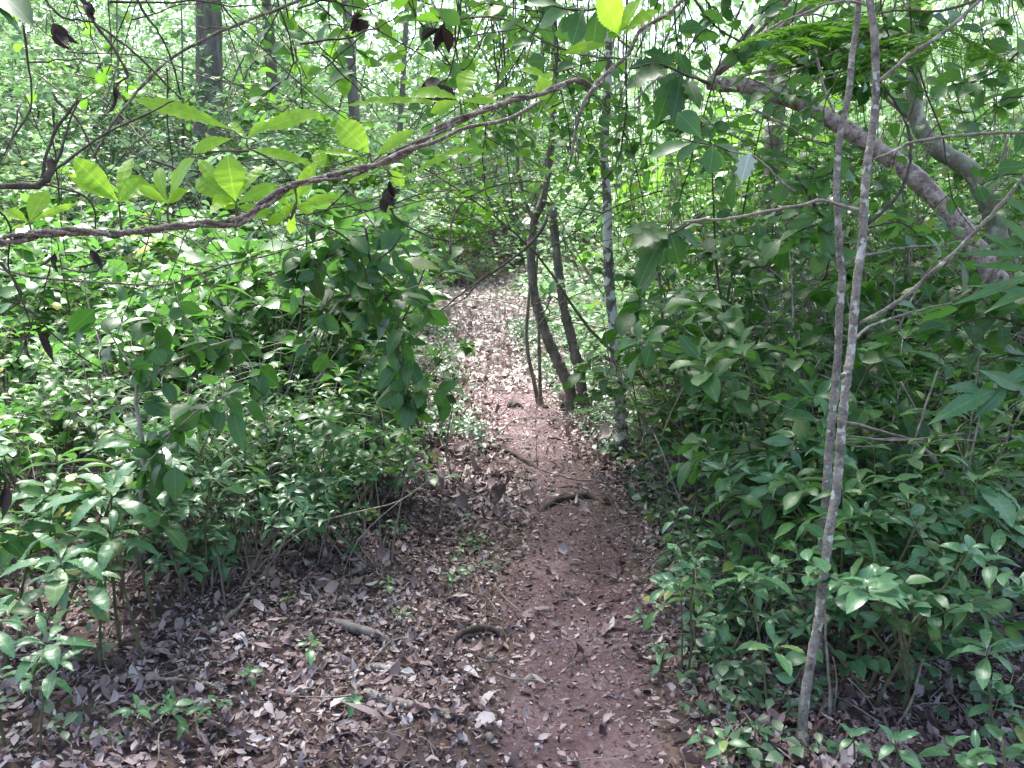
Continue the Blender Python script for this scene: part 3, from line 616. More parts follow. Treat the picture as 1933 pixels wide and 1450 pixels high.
twig('liana', 'slender liana with dark leaves dangling beside the left edge of the path', 'liana', LN2, 'twig', 'dark leaved hanging lianas', lambda f: (leafy_lines(f, LN2, 36, .085, .3, T_OVAL, .5), leafpx(f, T_OVAL, 2.8, [(775, 740, 712, 765, 32), (770, 735, 752, 800, 34), (800, 742, 790, 785, 30), (820, 745, 866, 722, 28), (832, 750, 862, 762, 26), (835, 752, 828, 775, 26), (780, 735, 812, 728, 34), (762, 725, 735, 735, 26), (760, 700, 738, 660, 26), (775, 760, 764, 812, 34), (758, 640, 775, 700, 26), (755, 620, 732, 672, 26)], .5)), 'dark')
LN3 = [([(262, 962), (270, 900), (266, 830), (258, 760), (252, 700)], 2.9, 2.9, .008, .006), ([(258, 760), (300, 700), (380, 660), (440, 640)], 2.9, 2.8, .005, .003), ([(266, 850), (330, 810), (380, 770), (450, 735)], 2.9, 2.8, .004, .003), ([(252, 700), (220, 650), (200, 610)], 2.9, 2.9, .004, .002), ([(300, 700), (310, 640), (300, 590)], 2.9, 2.9, .004, .002), ([(380, 660), (360, 610), (330, 590)], 2.85, 2.8, .003, .002), ([(440, 640), (470, 680), (485, 720)], 2.8, 2.75, .003, .002), ([(300, 820), (310, 880), (320, 930)], 2.9, 2.9, .003, .002), ([(440, 640), (430, 590), (450, 560)], 2.8, 2.8, .003, .002), ([(330, 810), (300, 850), (280, 870)], 2.9, 2.8, .003, .002)]
twig('shrub', 'dark broad leaved shrub on a pale stem standing in the left foreground thicket', 'shrub', LN3, 'bark_smooth', 'large near shrubs', lambda f: (leafy_lines(f, LN3[1:], 52, .095, .33, T_OVAL, .25), leafpx(f, T_OVAL, 2.8, [(440, 770, 460, 850, 34), (330, 880, 332, 945, 44), (290, 740, 300, 640, 10), (292, 660, 308, 690, 34)], .7)), 'dark')
twig('stem', 'bent dark green stem leaning beside the left edge of the path', 'stem', [([(772, 735), (786, 790), (800, 840), (822, 896)], 4.3, 4.4, .012, .009)], 'stem')

# ---- trunks
def trunk_tree(name, label, cat, px, d0, d1, r0, r1, m, crown=None, group=None, limbs=(), leafm='mid', sides=12, knots=.05, ground=True, cl=.12, wob=.0):
    p = PL(px, d0, d1); base = p[0].copy()
    if ground:
        base = np.array([p[0][0] + (p[0][0] - p[1][0]) * .02, p[0][1], float(gz(p[0][0], p[0][1]))])
        p[0] = base - [0, 0, .05]
    r = empty(name, base, label, cat, group); s = MB()
    sl = smooth_line(p, 8); n = len(sl)
    tube(s, sl[::2] if n % 2 else np.vstack([sl[::2], sl[-1]]), r0, r1, sides, 3, wob, knots)
    if ground: tube(s, [base - [0, 0, .06], base + (sl[1] - sl[0]) * .3 + [0, 0, .02], base + nrmz((sl[2] - sl[0])[None])[0] * r0 * 4], r0 * 1.75, r0 * .97, sides, 4, 0, knots)
    for lp, a, b, c, d in limbs: tube(s, PL(lp, a, b), c, d, 6, 4, c * .2, .08)
    if crown:
        mbc = MB()
        for c, rad, nc, nl in crown:
            cs = crown_leaves(mbc, c, rad, nc, nl, cl)
            for q in cs[:5]:
                e = p[-1]; mid = (e + q) / 2 + rv(1, .15)[0]; tube(s, [e, mid, q], max(r1 * .3, .009), .004, 5, 3)
    part(s, 'trunk', M[m], r, base)
    if crown: part(mbc, 'crown', M[leafm], r, base)
    return r
G3 = 'saplings and trunks beside the path'
S1 = [(1510, 1475), (1512, 1446), (1517, 1341), (1530, 1251), (1545, 1171), (1555, 1088), (1566, 997), (1579, 925), (1590, 794), (1600, 703), (1606, 667), (1617, 540), (1628, 450), (1635, 326), (1646, 254), (1653, 174), (1651, 72), (1642, 0), (1636, -120), (1640, -300), (1650, -500)]
S2 = [(1542, 1325), (1546, 1215), (1541, 1160), (1543, 1088), (1553, 1015), (1561, 903), (1568, 812), (1573, 758), (1582, 667), (1584, 595), (1590, 522), (1586, 500), (1582, 416), (1579, 362), (1581, 308), (1586, 253), (1602, 174), (1608, 109), (1617, 47), (1622, -20), (1630, -200), (1640, -420)]
trunk_tree('sapling', 'tall thin pale sapling with long slanting branches, front one of the crossing pair at right', 'sapling', S1, 2.43, 2.75, .0150, .010, 'bark_grey', [((1.7, 2.7, 4.3), (1.5, 1.6, .6), 105, 26)], G3,
  [([(1617, 613), (1686, 577), (1740, 530), (1827, 452), (1885, 391), (1940, 326), (2010, 250)], 2.6, 2.4, .0065, .005), ([(1613, 640), (1640, 618), (1668, 606), (1740, 584), (1797, 572)], 2.6, 2.9, .005, .003), ([(1650, 302), (1690, 284), (1722, 268), (1776, 260), (1860, 252), (1950, 249)], 2.7, 2.6, .005, .004), ([(1656, 156), (1690, 128), (1722, 101), (1795, 51), (1856, -4), (1900, -50)], 2.7, 2.6, .0065, .005), ([(1650, 60), (1640, 12), (1577, 4), (1523, 24), (1480, 40)], 2.7, 2.9, .005, .002), ([(1599, 703), (1594, 709), (1590, 706)], 2.5, 2.46, .009, .004)], sides=10, knots=.05)
trunk_tree('sapling', 'thin spotted sapling just behind the front one of the crossing pair at right', 'sapling', S2, 2.86, 3.0, .0150, .009, 'bark_grey', [((2.4, 2.6, 4.9), (1.9, 1.8, .6), 120, 26)], G3,
  [([(1592, 500), (1620, 485), (1650, 479), (1700, 468), (1776, 464)], 2.95, 3.1, .006, .003), ([(1578, 362), (1560, 380), (1540, 385)], 2.9, 2.9, .004, .003)], sides=10, knots=.05)
twig('stem', 'very thin pale stem rising beside the foot of the crossing saplings', 'stem', [([(1572, 1460), (1568, 1380), (1566, 1310), (1562, 1244), (1556, 1150)], 2.55, 2.6, .006, .004), ([(1577, 1440), (1574, 1350), (1580, 1290), (1572, 1240)], 2.6, 2.6, .003, .002)], 'twig_pale')
LT = [(2150, 900), (2080, 800), (1990, 690), (1925, 590), (1878, 522), (1842, 471), (1813, 427), (1758, 366), (1704, 315), (1650, 279), (1577, 232), (1516, 198), (1432, 168), (1385, 160), (1335, 156)]
trunk_tree('leaning_tree', 'leaning trunk with scaly pinkish bark slanting across the upper right', 'tree', LT, 5.2, 5.9, .074, .044, 'bark_pink', [((2.3, 6.3, 2.75), (.5, .4, .22), 26, 16), ((3.6, 5.5, 5.4), (2.2, 2.0, .8), 70, 26)], G3,
  [([(1335, 156), (1290, 140), (1240, 150), (1200, 190)], 5.9, 5.7, .014, .005), ([(1590, 240), (1560, 180), (1540, 90), (1530, -40)], 5.7, 5.6, .010, .006)], 'mid', 14, .045)
GT = [(2050, 850), (1990, 700), (1930, 560), (1889, 471), (1878, 416), (1856, 362), (1831, 322), (1776, 286), (1742, 250), (1729, 217), (1725, 163), (1726, 80), (1724, 0), (1722, -200), (1730, -420)]
trunk_tree('bent_tree', 'smooth grey trunk bending upright behind the leaning pinkish trunk', 'tree', GT, 6.6, 6.9, .085, .045, 'bark_smooth', [((3.4, 7.6, 5.6), (2.2, 1.8, .9), 70, 26)], G3, [([(1735, 235), (1700, 210), (1670, 180), (1650, 120)], 6.9, 6.9, .02, .01), ([(1878, 416), (1885, 330), (1905, 250)], 6.8, 6.8, .02, .01)], 'mid', 14, .03)
TA = [(1087, 790), (1085, 783), (1075, 732), (1056, 689), (1035, 642), (1017, 588), (1006, 540), (1003, 480), (1009, 416), (1024, 380), (1038, 300), (1043, 220), (1046, 100), (1042, -20), (1030, -300)]
trunk_tree('tree', 'dark leaning trunk beside the path, left one of the joined twin trunks', 'tree', TA, 7.5, 7.6, .058, .018, 'bark_dark', [((.5, 7.4, 6.2), (2.5, 2.2, .9), 90, 28)], G3, [([(1009, 416), (985, 360), (975, 280), (990, 180)], 7.5, 7.5, .02, .01), ([(1024, 380), (1040, 385), (1052, 395)], 7.5, 7.5, .014, .01)], 'mid', 12, .07, cl=.14)
TB = [(1105, 795), (1104, 785), (1098, 732), (1089, 682), (1075, 624), (1064, 577), (1056, 522), (1050, 470), (1046, 425), (1044, 398)]
trunk_tree('broken_trunk', 'dark broken topped trunk wrapped in dead creeper, right one of the joined twin trunks', 'tree', TB, 7.45, 7.5, .050, .032, 'bark_dark', None, G3, [([(1064, 577), (1044, 560), (1030, 585), (1018, 590), (1012, 575), (1026, 572), (1038, 590), (1030, 602)], 7.4, 7.4, .008, .005), ([(1052, 490), (1068, 470), (1062, 440), (1075, 400)], 7.4, 7.4, .006, .003), ([(1048, 480), (1032, 470), (1040, 440), (1024, 410)], 7.4, 7.4, .006, .003), ([(1112, 790), (1118, 740), (1122, 700)], 7.4, 7.4, .012, .006)], 'mid', 12, .09)
TC = [(1178, 865), (1176, 855), (1171, 769), (1163, 704), (1160, 631), (1152, 559), (1147, 450), (1146, 380), (1140, 280), (1146, 180), (1150, 50), (1160, -150), (1165, -380)]
trunk_tree('tree', 'slim trunk blotched with white lichen right of the path', 'tree', TC, 6.05, 6.2, .047, .020, 'bark_white', [((1.2, 5.4, 5.2), (2.2, 2.0, .7), 80, 26)], G3, [([(1160, 600), (1190, 570), (1230, 540)], 6.1, 6.1, .008, .004)], 'mid', 12, .05, cl=.13)
trunk_tree('sapling', 'thin curved dark stem, leftmost beside the far path', 'sapling', [(1018, 764), (1009, 725), (998, 675), (994, 631), (997, 577), (1001, 520), (990, 440)], 7.9, 7.9, .02, .012, 'bark_dark', None, G3, sides=8)
trunk_tree('sapling', 'thin upright dark stem between the curved stem and the twin trunks', 'sapling', [(1022, 756), (1020, 740), (1018, 667), (1017, 602), (1012, 540), (1015, 470)], 7.8, 7.8, .018, .01, 'bark_dark', None, G3, sides=8)
trunk_tree('sapling', 'thin crooked dark stem in the shade right of the lichen trunk', 'sapling', [(1320, 800), (1290, 750), (1260, 700), (1252, 640), (1248, 560), (1240, 480)], 6.3, 6.3, .018, .01, 'bark_dark', None, G3, [([(1252, 640), (1290, 600), (1320, 575)], 6.3, 6.3, .006, .003)], sides=8)
trunk_tree('tree', 'shaded fluted grey trunk half hidden in the right thicket', 'tree', [(1436, 760), (1440, 720), (1442, 660), (1446, 600), (1452, 480), (1460, 300), (1470, 100), (1476, -100)], 8.2, 8.4, .15, .07, 'bark_far', [((2.8, 9.2, 6.4), (2.4, 2.0, 1.0), 70, 26)], G3, [([(1480, 740), (1478, 690), (1470, 640), (1462, 560)], 8.0, 8.2, .035, .02), ([(1418, 740), (1424, 680), (1438, 620)], 8.05, 8.2, .03, .02)], 'mid', 14, .07)
tr = trunk_tree('tree', 'unseen tree added outside the left edge, its crown shaped to shade the foreground', 'tree', [(-1300, 1500), (-1290, 900), (-1270, 0), (-1240, -900)], 2.6, 2.4, .09, .05, 'bark_grey', [((-2.5, 2.2, 5.0), (2.0, 2.0, .7), 80, 26), ((-1.4, 4.9, 5.6), (1.5, .6, .3), 55, 26), ((-2.8, 3.4, 5.4), (1.3, 1.2, .4), 45, 26)], G3)  # unseen tree, added so that its crown lumps shade the foreground
G4 = 'trunks on the hillside behind'
BT = [(370, 150, 15.5, .30, 'biggest background trunk, grey and straight, at the upper left'), (513, 190, 17, .13, 'slender grey background trunk right of the biggest one'), (688, 150, 17, .13, 'slender background trunk left of top centre'), (735, 160, 22, .10, 'faint thin trunk far back near top centre')]
for px, py, d, rad, lab in BT:
    x = at(px, py, d)[0]; zb = float(gz(x, d)); r = empty('tree', (x, d, zb), lab, 'tree', G4); s = MB(); f = MB()
    H = R.uniform(7, 9); top = np.array([x + R.normal(0, .3), d + R.normal(0, .4), zb + H]); b0 = np.array([x, d, zb - .3])
    tube(s, [b0, b0 * .95 + top * .05 + rv(1, .03)[0], b0 * .6 + top * .4 + rv(1, .08)[0], top], rad * 1.15, rad * .5, 14, 6, 0, .04)
    cs = crown_leaves(f, top + [0, 0, .6], (2.2, 2.0, 1.3), 60, 26, .17)
    for q in cs[:14]: tube(s, [top - [0, 0, R.uniform(0, 1.5)], (top + q) / 2 + [0, 0, -.3], q], rad * .28, .012, 6, 3)
    part(s, 'trunk', M['bark_far'], r, r.location); part(f, 'crown', M['far'], r, r.location)

# ---- roots and fallen wood on the path
def ground_line(px, lift, r):
    q = []
    for (a, b), l in zip(px, lift): p = gpx(a, b); p[2] += l; q.append(p)
    return q
def wood(name, label, cat, px, r0, r1, m, group, lift=None, extra=(), knots=.1, sides=8):
    lift = lift or ([-.6 * r0] + [0.75 * r0] * (len(px) - 2) + [-.8 * r1]); p = ground_line(px, lift, r0); s = MB()
    tube(s, p, r0, r1, sides, 5, r0 * .08, knots)
    for e, a, b in extra: tube(s, ground_line(e, [a * .5] * len(e), a), a, b, 6, 4, a * .1, .08)
    return tag(s.build(name, M[m], None, p[0]), label, cat, group)
G5 = 'roots across the path'; G6 = 'fallen wood on the forest floor'
wood('root', 'dark snaking root crossing the middle of the path from the left', 'root', [(880, 850), (911, 848), (948, 856), (973, 863), (995, 877), (1022, 888)], .026, .014, 'root', G5)
wood('root', 'thick curved root across the right half of the bare red path', 'root', [(1014, 968), (1042, 955), (1071, 947), (1107, 942), (1130, 945)], .026, .016, 'root', G5)
wood('root', 'faint thin root just above the thick curved one', 'root', [(1040, 925), (1075, 922), (1120, 926)], .012, .008, 'root', G5)
wood('root', 'thin half buried root below the snaking root', 'root', [(915, 897), (960, 902), (1020, 910)], .014, .008, 'root', G5)
wood('root', 'arched dark root stump standing out of the path in the foreground', 'root', [(846, 1226), (858, 1214), (882, 1203), (912, 1197), (938, 1200), (956, 1210)], .016, .011, 'root', G5, [-.01, .018, .026, .026, .02, -.012], [([(853, 1226), (832, 1247), (814, 1273)], .014, .008)], .12)
wood('fallen_stick', 'thick brown rotting log on the litter left of the arched root', 'log', [(612, 1172), (640, 1184), (672, 1194), (712, 1206), (752, 1220)], .020, .015, 'bark_far', G6, None, (), .12, 10)
wood('fallen_stick', 'pale stick lying among leaves below the rotting log', 'stick', [(680, 1256), (723, 1266), (760, 1276), (800, 1286)], .014, .016, 'bark_grey', G6)
wood('root', 'flat grey root sinking into the path at the bottom', 'root', [(690, 1312), (740, 1328), (803, 1341), (853, 1352), (910, 1364)], .022, .010, 'bark_far', G5, [.004] * 5)
wood('fallen_stick', 'forked pale stick in the shade of the left thicket', 'stick', [(470, 1135), (452, 1158), (434, 1171), (391, 1207)], .007, .010, 'bark_grey', G6, [.03, .025, .02, .01], [([(434, 1171), (455, 1180), (475, 1186)], .004, .003)])
wood('fallen_stick', 'long thin pale stick lying level at the lower left', 'stick', [(292, 1298), (350, 1300), (424, 1309)], .006, .004, 'twig_pale', G6, [.03, .03, .02])
wood('fallen_stick', 'short dark stick lying across the far pale path', 'stick', [(908, 668), (925, 667), (945, 664)], .035, .02, 'root', G6)
wood('fallen_stick', 'dark sticks at the left edge of the far path', 'stick', [(882, 688), (895, 698), (908, 708)], .03, .02, 'root', G6)
wood('fallen_stick', 'lowest of the short sticks lying on the far pale path', 'stick', [(935, 700), (950, 698), (962, 693)], .02, .012, 'root', G6)
wood('stone', 'small dark stone at the middle of the path where the red soil begins', 'stone', [(966, 771), (971, 768), (976, 771)], .045, .04, 'root', None, [.01, .03, .01], (), .15)
twig('stem', 'pale curved bare stem rising in the dark lower right corner', 'stem', [([(1672, 1450), (1682, 1396), (1700, 1360), (1718, 1330), (1730, 1290), (1742, 1244)], 2.5, 2.6, .005, .004), ([(1600, 1280), (1630, 1310), (1660, 1350)], 2.6, 2.6, .003, .002)], 'twig_pale')
BR = [([(1540, 794), (1590, 798), (1632, 805), (1704, 827), (1740, 834)], 4.0, 4.2, .008, .006), ([(1590, 830), (1660, 829), (1733, 830), (1810, 822), (1890, 806)], 4.0, 4.2, .006, .004), ([(1595, 822), (1680, 832), (1760, 826), (1850, 812)], 4.0, 4.1, .004, .003), ([(1718, 834), (1755, 859), (1784, 899), (1800, 930)], 4.0, 4.1, .010, .006), ([(1600, 800), (1680, 818), (1760, 838), (1840, 830)], 4.1, 4.1, .004, .003), ([(1560, 812), (1610, 842), (1680, 838)], 4.0, 4.0, .004, .002), ([(1770, 700), (1740, 790), (1722, 850), (1700, 930)], 4.2, 4.1, .004, .003), ([(1700, 720), (1740, 790), (1790, 850)], 4.3, 4.2, .004, .003), ([(1390, 655), (1430, 690), (1475, 735)], 5.2, 5.0, .006, .004), ([(1355, 655), (1400, 700), (1440, 745)], 5.2, 5.2, .005, .003)]
BN = ['topmost long one', 'second from the top, running level', 'thin one just below the level branch', 'thick one slanting down at the right end', 'thin one sagging in the middle', 'short one at the left end', 'steep one crossing the others', 'steep one leaning the other way', 'pale stick slanting down beside the fluted trunk', 'leftmost one beside the fluted trunk']
for q, nm in zip(BR, BN): twig('fallen_branch', 'pale dry branch behind the saplings, ' + nm, 'branch', [(q[0], q[1] - .75, q[2] - .75, q[3], q[4])], 'twig_pale', 'dry fallen branches behind the saplings')

# ---- leaves at the right that stand out
def leafy_branch(label, lines, specs, tm, d, leafm, tint=None, m='twig', per=0, L=.09, wf=.3, group='leafy branches at the right', hang=.2):
    return twig('leafy_branch', label, 'branch', lines, m, group, lambda f: (leafpx(f, tm, d, specs, tint) if specs else None, leafy_lines(f, lines, per, L, wf, tm, hang) if per else None), leafm)
leafy_branch('branch with large dark lobed leaves hanging above the lichen trunk', [([(1330, 400), (1290, 430), (1250, 455), (1225, 500)], 3.2, 3.2, .004, .002)], [(1262, 438, 1188, 470, 60), (1258, 442, 1205, 545, 66), (1265, 440, 1282, 500, 60), (1250, 430, 1180, 440, 40), (1270, 432, 1320, 470, 46)], T_LOBE, 3.2, 'dark', .6)
leafy_branch('branch with dark curled lobed leaves right of the vine kink', [([(1340, 158), (1290, 140), (1240, 120), (1190, 130)], 3.3, 3.3, .005, .003)], [(1262, 128, 1180, 170, 50), (1275, 135, 1240, 235, 56), (1285, 140, 1268, 230, 50), (1270, 120, 1215, 100, 44), (1295, 150, 1320, 205, 40), (1250, 118, 1190, 128, 34)], T_LOBE, 3.3, 'dark', .5)
leafy_branch('branch with broad dark leaves and one silvery leaf under the leaning trunk', [([(1378, 286), (1350, 275), (1320, 270), (1290, 262)], 2.9, 2.9, .003, .002)], [(1325, 262, 1280, 214, 46), (1318, 268, 1228, 296, 34), (1322, 268, 1278, 302, 22), (1345, 272, 1338, 328, 40), (1352, 272, 1392, 300, 30), (1392, 330, 1380, 392, 42), (1330, 268, 1365, 320, 30)], T_OBOV, 2.9, 'mid', .25)
s = MB(); leafpx(s, T_LOBE, 2.85, [(1416, 288, 1400, 345, 44)], .5); tag(s.build('silvery_leaf', M['pale'], None, at(1416, 288, 2.85)), 'single silvery white leaf hanging below the leaning trunk', 'leaf')
fr = empty('feathery_branch', at(1650, 20, 3.4), 'branch of fine bright green feathery leaves at the top right', 'branch', 'leafy branches at the right'); s = MB(); f = MB()
for a, b in (((1640, 30), (1520, 90)), ((1650, 20), (1500, 40)), ((1640, 60), (1490, 85)), ((1620, 70), (1470, 100)), ((1660, 10), (1590, 80)), ((1560, 40), (1490, 100)), ((1690, 60), (1640, 130)), ((1700, 60), (1760, 130)), ((1680, 20), (1800, 20)), ((1720, 40), (1830, 110)), ((1600, 20), (1480, 0)), ((1560, 60), (1430, 60)), ((1800, 60), (1880, 160))):
    p = at(*a, 3.4); q = at(*b, 3.3 + R.normal(0, .15)); frond(s, f, p, (q - p) + [0, 0, .1], np.linalg.norm(q - p) * 1.1, 7, 9)
tube(s, PL([(1900, -20), (1780, 20), (1690, 20), (1600, 40), (1520, 60)], 3.4), .006, .002, 6, 4); part(s, 'stem', M['stem'], fr, fr.location); part(f, 'foliage', M['feather'], fr, fr.location)
leafy_branch('branch of long narrow strap leaves at the right edge', [([(2000, 560), (1950, 520), (1900, 500)], 2.5, 2.6, .006, .004)], [(1945, 520, 1800, 575, 20), (1950, 510, 1840, 500, 18), (1960, 500, 1850, 440, 18), (1960, 540, 1860, 590, 22), (1955, 470, 1870, 400, 18), (1960, 450, 1850, 470, 18), (1960, 420, 1880, 365, 18), (1960, 480, 1800, 480, 14), (1960, 560, 1830, 540, 20)], T_LANCE, 2.5, 'mid', .7)
leafy_branch('branch of drooping bluish leaves halfway up the right edge', [([(1990, 730), (1940, 740), (1880, 735), (1830, 740)], 2.9, 2.9, .004, .002)], [(1880, 735, 1755, 800, 38), (1900, 730, 1840, 790, 30), (1920, 728, 1970, 770, 34), (1890, 730, 1960, 690, 26), (1930, 735, 1850, 700, 30), (1850, 735, 1790, 730, 24)], T_LANCE, 2.9, 'teal', .7)
leafy_branch('branch of broad dark leaves hanging at the upper centre edge', [([(1180, -20), (1140, 10), (1095, 20), (1040, 10)], 2.9, 2.9, .005, .003)], [(1130, 10, 1118, 90, 44), (1100, 15, 1080, 85, 34), (1090, 12, 1020, 50, 40), (1060, 10, 1000, 5, 34), (1150, 0, 1180, 50, 30), (1110, 18, 1060, 60, 30), (1160, -10, 1140, 60, 40)], T_OBOV, 2.9, 'mid', .2)
leafy_branch('single long dark leaf cluster in the top left corner', [([(-60, -60), (-20, -30), (10, -10)], 1.6, 1.6, .005, .003)], [(-20, -30, 60, 48, 60), (-30, -20, 40, 62, 14)], T_OVAL, 1.6, 'dark', .3)
LB = [([(1500, 330), (1540, 390), (1570, 440), (1560, 520)], 3.3, 3.3, .005, .003), ([(1560, 420), (1500, 440), (1460, 470)], 3.3, 3.3, .004, .002), ([(1480, 400), (1440, 420), (1400, 440)], 3.5, 3.5, .004, .002), ([(1640, 430), (1700, 420), (1740, 450)], 3.2, 3.2, .004, .002), ([(1590, 300), (1560, 330), (1500, 340)], 3.2, 3.2, .004, .002)]
leafy_branch('leafy mid green branch hanging below the leaning trunk by the saplings', LB, None, T_OBOV, 3.3, 'mid', None, 'twig', 60, .11, .26)
LB2 = [([(1300, -20), (1340, 40), (1400, 80), (1460, 90)], 3.6, 3.6, .005, .003), ([(1340, 40), (1300, 90), (1280, 120)], 3.6, 3.6, .004, .002), ([(1400, 80), (1440, 20), (1500, -10)], 3.6, 3.6, .004, .002)]
leafy_branch('broad leaved dark branch over the top end of the leaning trunk', LB2, None, T_OVAL, 3.6, 'mid', None, 'twig', 30, .11, .3)
LB3 = [([(1950, 620), (1880, 600), (1820, 610), (1780, 640)], 3.0, 3.0, .005, .003), ([(1880, 600), (1850, 560), (1800, 545)], 3.0, 3.0, .004, .002), ([(1960, 680), (1900, 670), (1850, 690)], 3.0, 3.0, .004, .002), ([(1950, 570), (1900, 560), (1860, 530)], 3.0, 3.0, .004, .002)]
leafy_branch('dark bluish leaved branch at the right edge below the strap leaves', LB3, None, T_TOOTH, 3.0, 'dark', None, 'twig', 55, .12, .24)
LB4 = [([(1960, 60), (1900, 120), (1850, 150), (1800, 160)], 3.6, 3.6, .005, .003), ([(1950, 180), (1890, 190), (1840, 230)], 3.6, 3.6, .004, .002), ([(1960, 330), (1900, 330), (1850, 350)], 3.4, 3.4, .004, .002), ([(1900, 120), (1860, 80), (1850, 30)], 3.6, 3.6, .004, .002)]
leafy_branch('green leafy branch over the upper right corner', LB4, None, T_OBOV, 3.6, 'mid', None, 'twig', 50, .11, .27)
s = MB()
for k in range(34):
    x0, y0 = R.uniform(1130, 1340), R.uniform(60, 200); x1 = x0 + R.normal(0, 30); y1 = y0 + R.uniform(150, 380); d = R.uniform(6.6, 8.5)
    tube(s, PL([(x0, y0 - 120), (x0 + R.normal(0, 8), y0), ((x0 + x1) / 2 + R.normal(0, 10), (y0 + y1) / 2), (x1, y1)], d, d + R.normal(0, .4)), .005, .003, 4, 4, .006)
tag(s.build('hanging_creeper', M['twig_pale'], None, at(1240, 100, 7.5)), 'curtain of thin grey creeper stems hanging above the lichen trunk', 'creeper', kind='stuff')
s = MB()
for k in range(46):
    x0, y0 = R.uniform(1380, 1950), R.uniform(-60, 250); x1 = x0 + R.normal(0, 80); y1 = y0 + R.uniform(150, 420); d = R.uniform(7.2, 9.5)
    tube(s, PL([(x0, y0 - 80), (x0 + R.normal(0, 20), y0), ((x0 + x1) / 2 + R.normal(0, 30), (y0 + y1) / 2), (x1, y1)], d, d + R.normal(0, .4)), .006, .003, 4, 4, .008)
tag(s.build('hanging_creeper', M['twig_pale'], None, at(1600, 100, 8)), 'curtain of tangled thin creeper stems behind the leaning trunks', 'creeper', kind='stuff')
LIANAS = []
for k in range(64):
    x0, y0 = R.uniform(0, 820), R.uniform(-40, 420); an = R.uniform(-.9, .9); l = R.uniform(120, 380); d = R.uniform(2.8, 5.5)
    if R.random() < .4: an += 1.2
    s = MB(); p = PL([(x0, y0), (x0 + math.cos(an) * l * .5 + R.normal(0, 14), y0 + math.sin(an) * l * .5 + R.normal(0, 14)), (x0 + math.cos(an) * l, y0 + math.sin(an) * l)], d, d + R.normal(0, .3))
    tube(s, p, R.uniform(.002, .005), .0015, 4, 5, .004); o = s.build('liana', M['twig'], None, p[1]); o['category'] = 'liana'; o['group'] = 'thin dark lianas at the upper left'; LIANAS.append((o, 'thin dark liana', 0))
def hang(px, py, d, lm, L, tm, wf, n, up, cnt, phrase, grp):
    e = at(px, py, d); r = empty('leafy_liana', e, '', 'liana', grp); f = MB()
    p0 = e + np.array([R.normal(0, .3), R.normal(0, .3), up]); ln = np.array([p0, (p0 * 2 + e) / 3 + R.normal(0, .06, 3), (p0 + e * 2) / 3 + R.normal(0, .08, 3), e, e + [R.normal(0, .12), R.normal(0, .1), -.18]])
    s = MB(); tube(s, ln, .006, .002, 5, 4, .003); part(s, 'stem', M['twig'], r, e)
    leaf_along(f, ln[1:], n, L, wf, tm, .1, jit=.4)
    for k in range(cnt):
        q = smooth_line(ln, 6)[int(R.integers(8, 24))]; a = R.uniform(0, 6.28); tw = bend_line(q, (math.cos(a), math.sin(a) * .6, R.uniform(-.5, .5)), R.uniform(.2, .55), 4, .08, .2)
        s = MB(); tube(s, tw, .003, .0012, 4, 3); part(s, 'side_shoot', M['twig'], r, e); leaf_along(f, tw, int(n * .5), L, wf, tm, .1, jit=.35)
    part(f, 'foliage', M[lm], r, e); LIANAS.append((r, phrase, 0))
for k in range(34):
    px, py = R.uniform(880, 1960), R.uniform(-20, 430); d = R.uniform(3.6, 6.8)
    if 930 < px < 1150 and py > 300: py -= 220
    if 1330 < px and py > 60: d = R.uniform(6.4, 7.6); py -= 40
    lm, L, tm, wf, ph = [('mid', .085, T_OVAL, .3, 'hanging liana with oval green leaves'), ('mid', .11, T_OBOV, .24, 'hanging liana with long green leaves'), ('dark', .08, T_OVAL, .32, 'hanging liana with dark leaves'), ('feather', .06, T_ROUND, .42, 'hanging liana with small round leaves')][k % 4]
    hang(px, py, d, lm, L, tm, wf, 12, R.uniform(.9, 1.6), 4, ph, 'leafy lianas hanging at the upper right')
for k in range(26):
    hang(R.uniform(900, 1260), R.uniform(30, 400) - (0 if k % 3 else 60), R.uniform(4.8, 7.0), ['mid', 'feather'][k % 2], .08, T_OVAL, .3, 11, R.uniform(.9, 1.4), 4, ['hanging liana with oval green leaves', 'hanging liana with pale yellowish leaves'][k % 2], 'leafy lianas hanging above the path')
for k in range(12):
    hang(R.uniform(540, 1080), R.uniform(-40, 150), R.uniform(3.0, 4.6), ['mid', 'feather', 'mid'][k % 3], .095, [T_OBOV, T_OVAL][k % 2], .28, 9, R.uniform(.8, 1.3), 4, ['long leaved hanging liana', 'oval leaved hanging liana'][k % 2], 'leafy lianas hanging over the top centre')
for px, py in ((1420, 110), (1560, 190), (1700, 260), (1800, 380), (1490, 150)): hang(px, py, 4.6, 'mid', .09, T_OVAL, .3, 6, 1.0, 2, 'thin sparse leafy liana', 'leafy lianas hanging at the upper right')
for k in range(22):
    px, py = R.uniform(0, 1000), R.uniform(-60, 230); d = R.uniform(3.4, 8)
    if 290 < px < 450: px += 170
    lm, L, tm, wf, ph = [('mid', .08, T_OVAL, .3, 'hanging liana with oval green leaves'), ('feather', .08, T_ROUND, .42, 'hanging liana with pale round leaves')][k % 2]
    hang(px, py, d, lm, L, tm, wf, 7, R.uniform(.9, 1.6), 3, ph, 'leafy lianas hanging at the upper left')
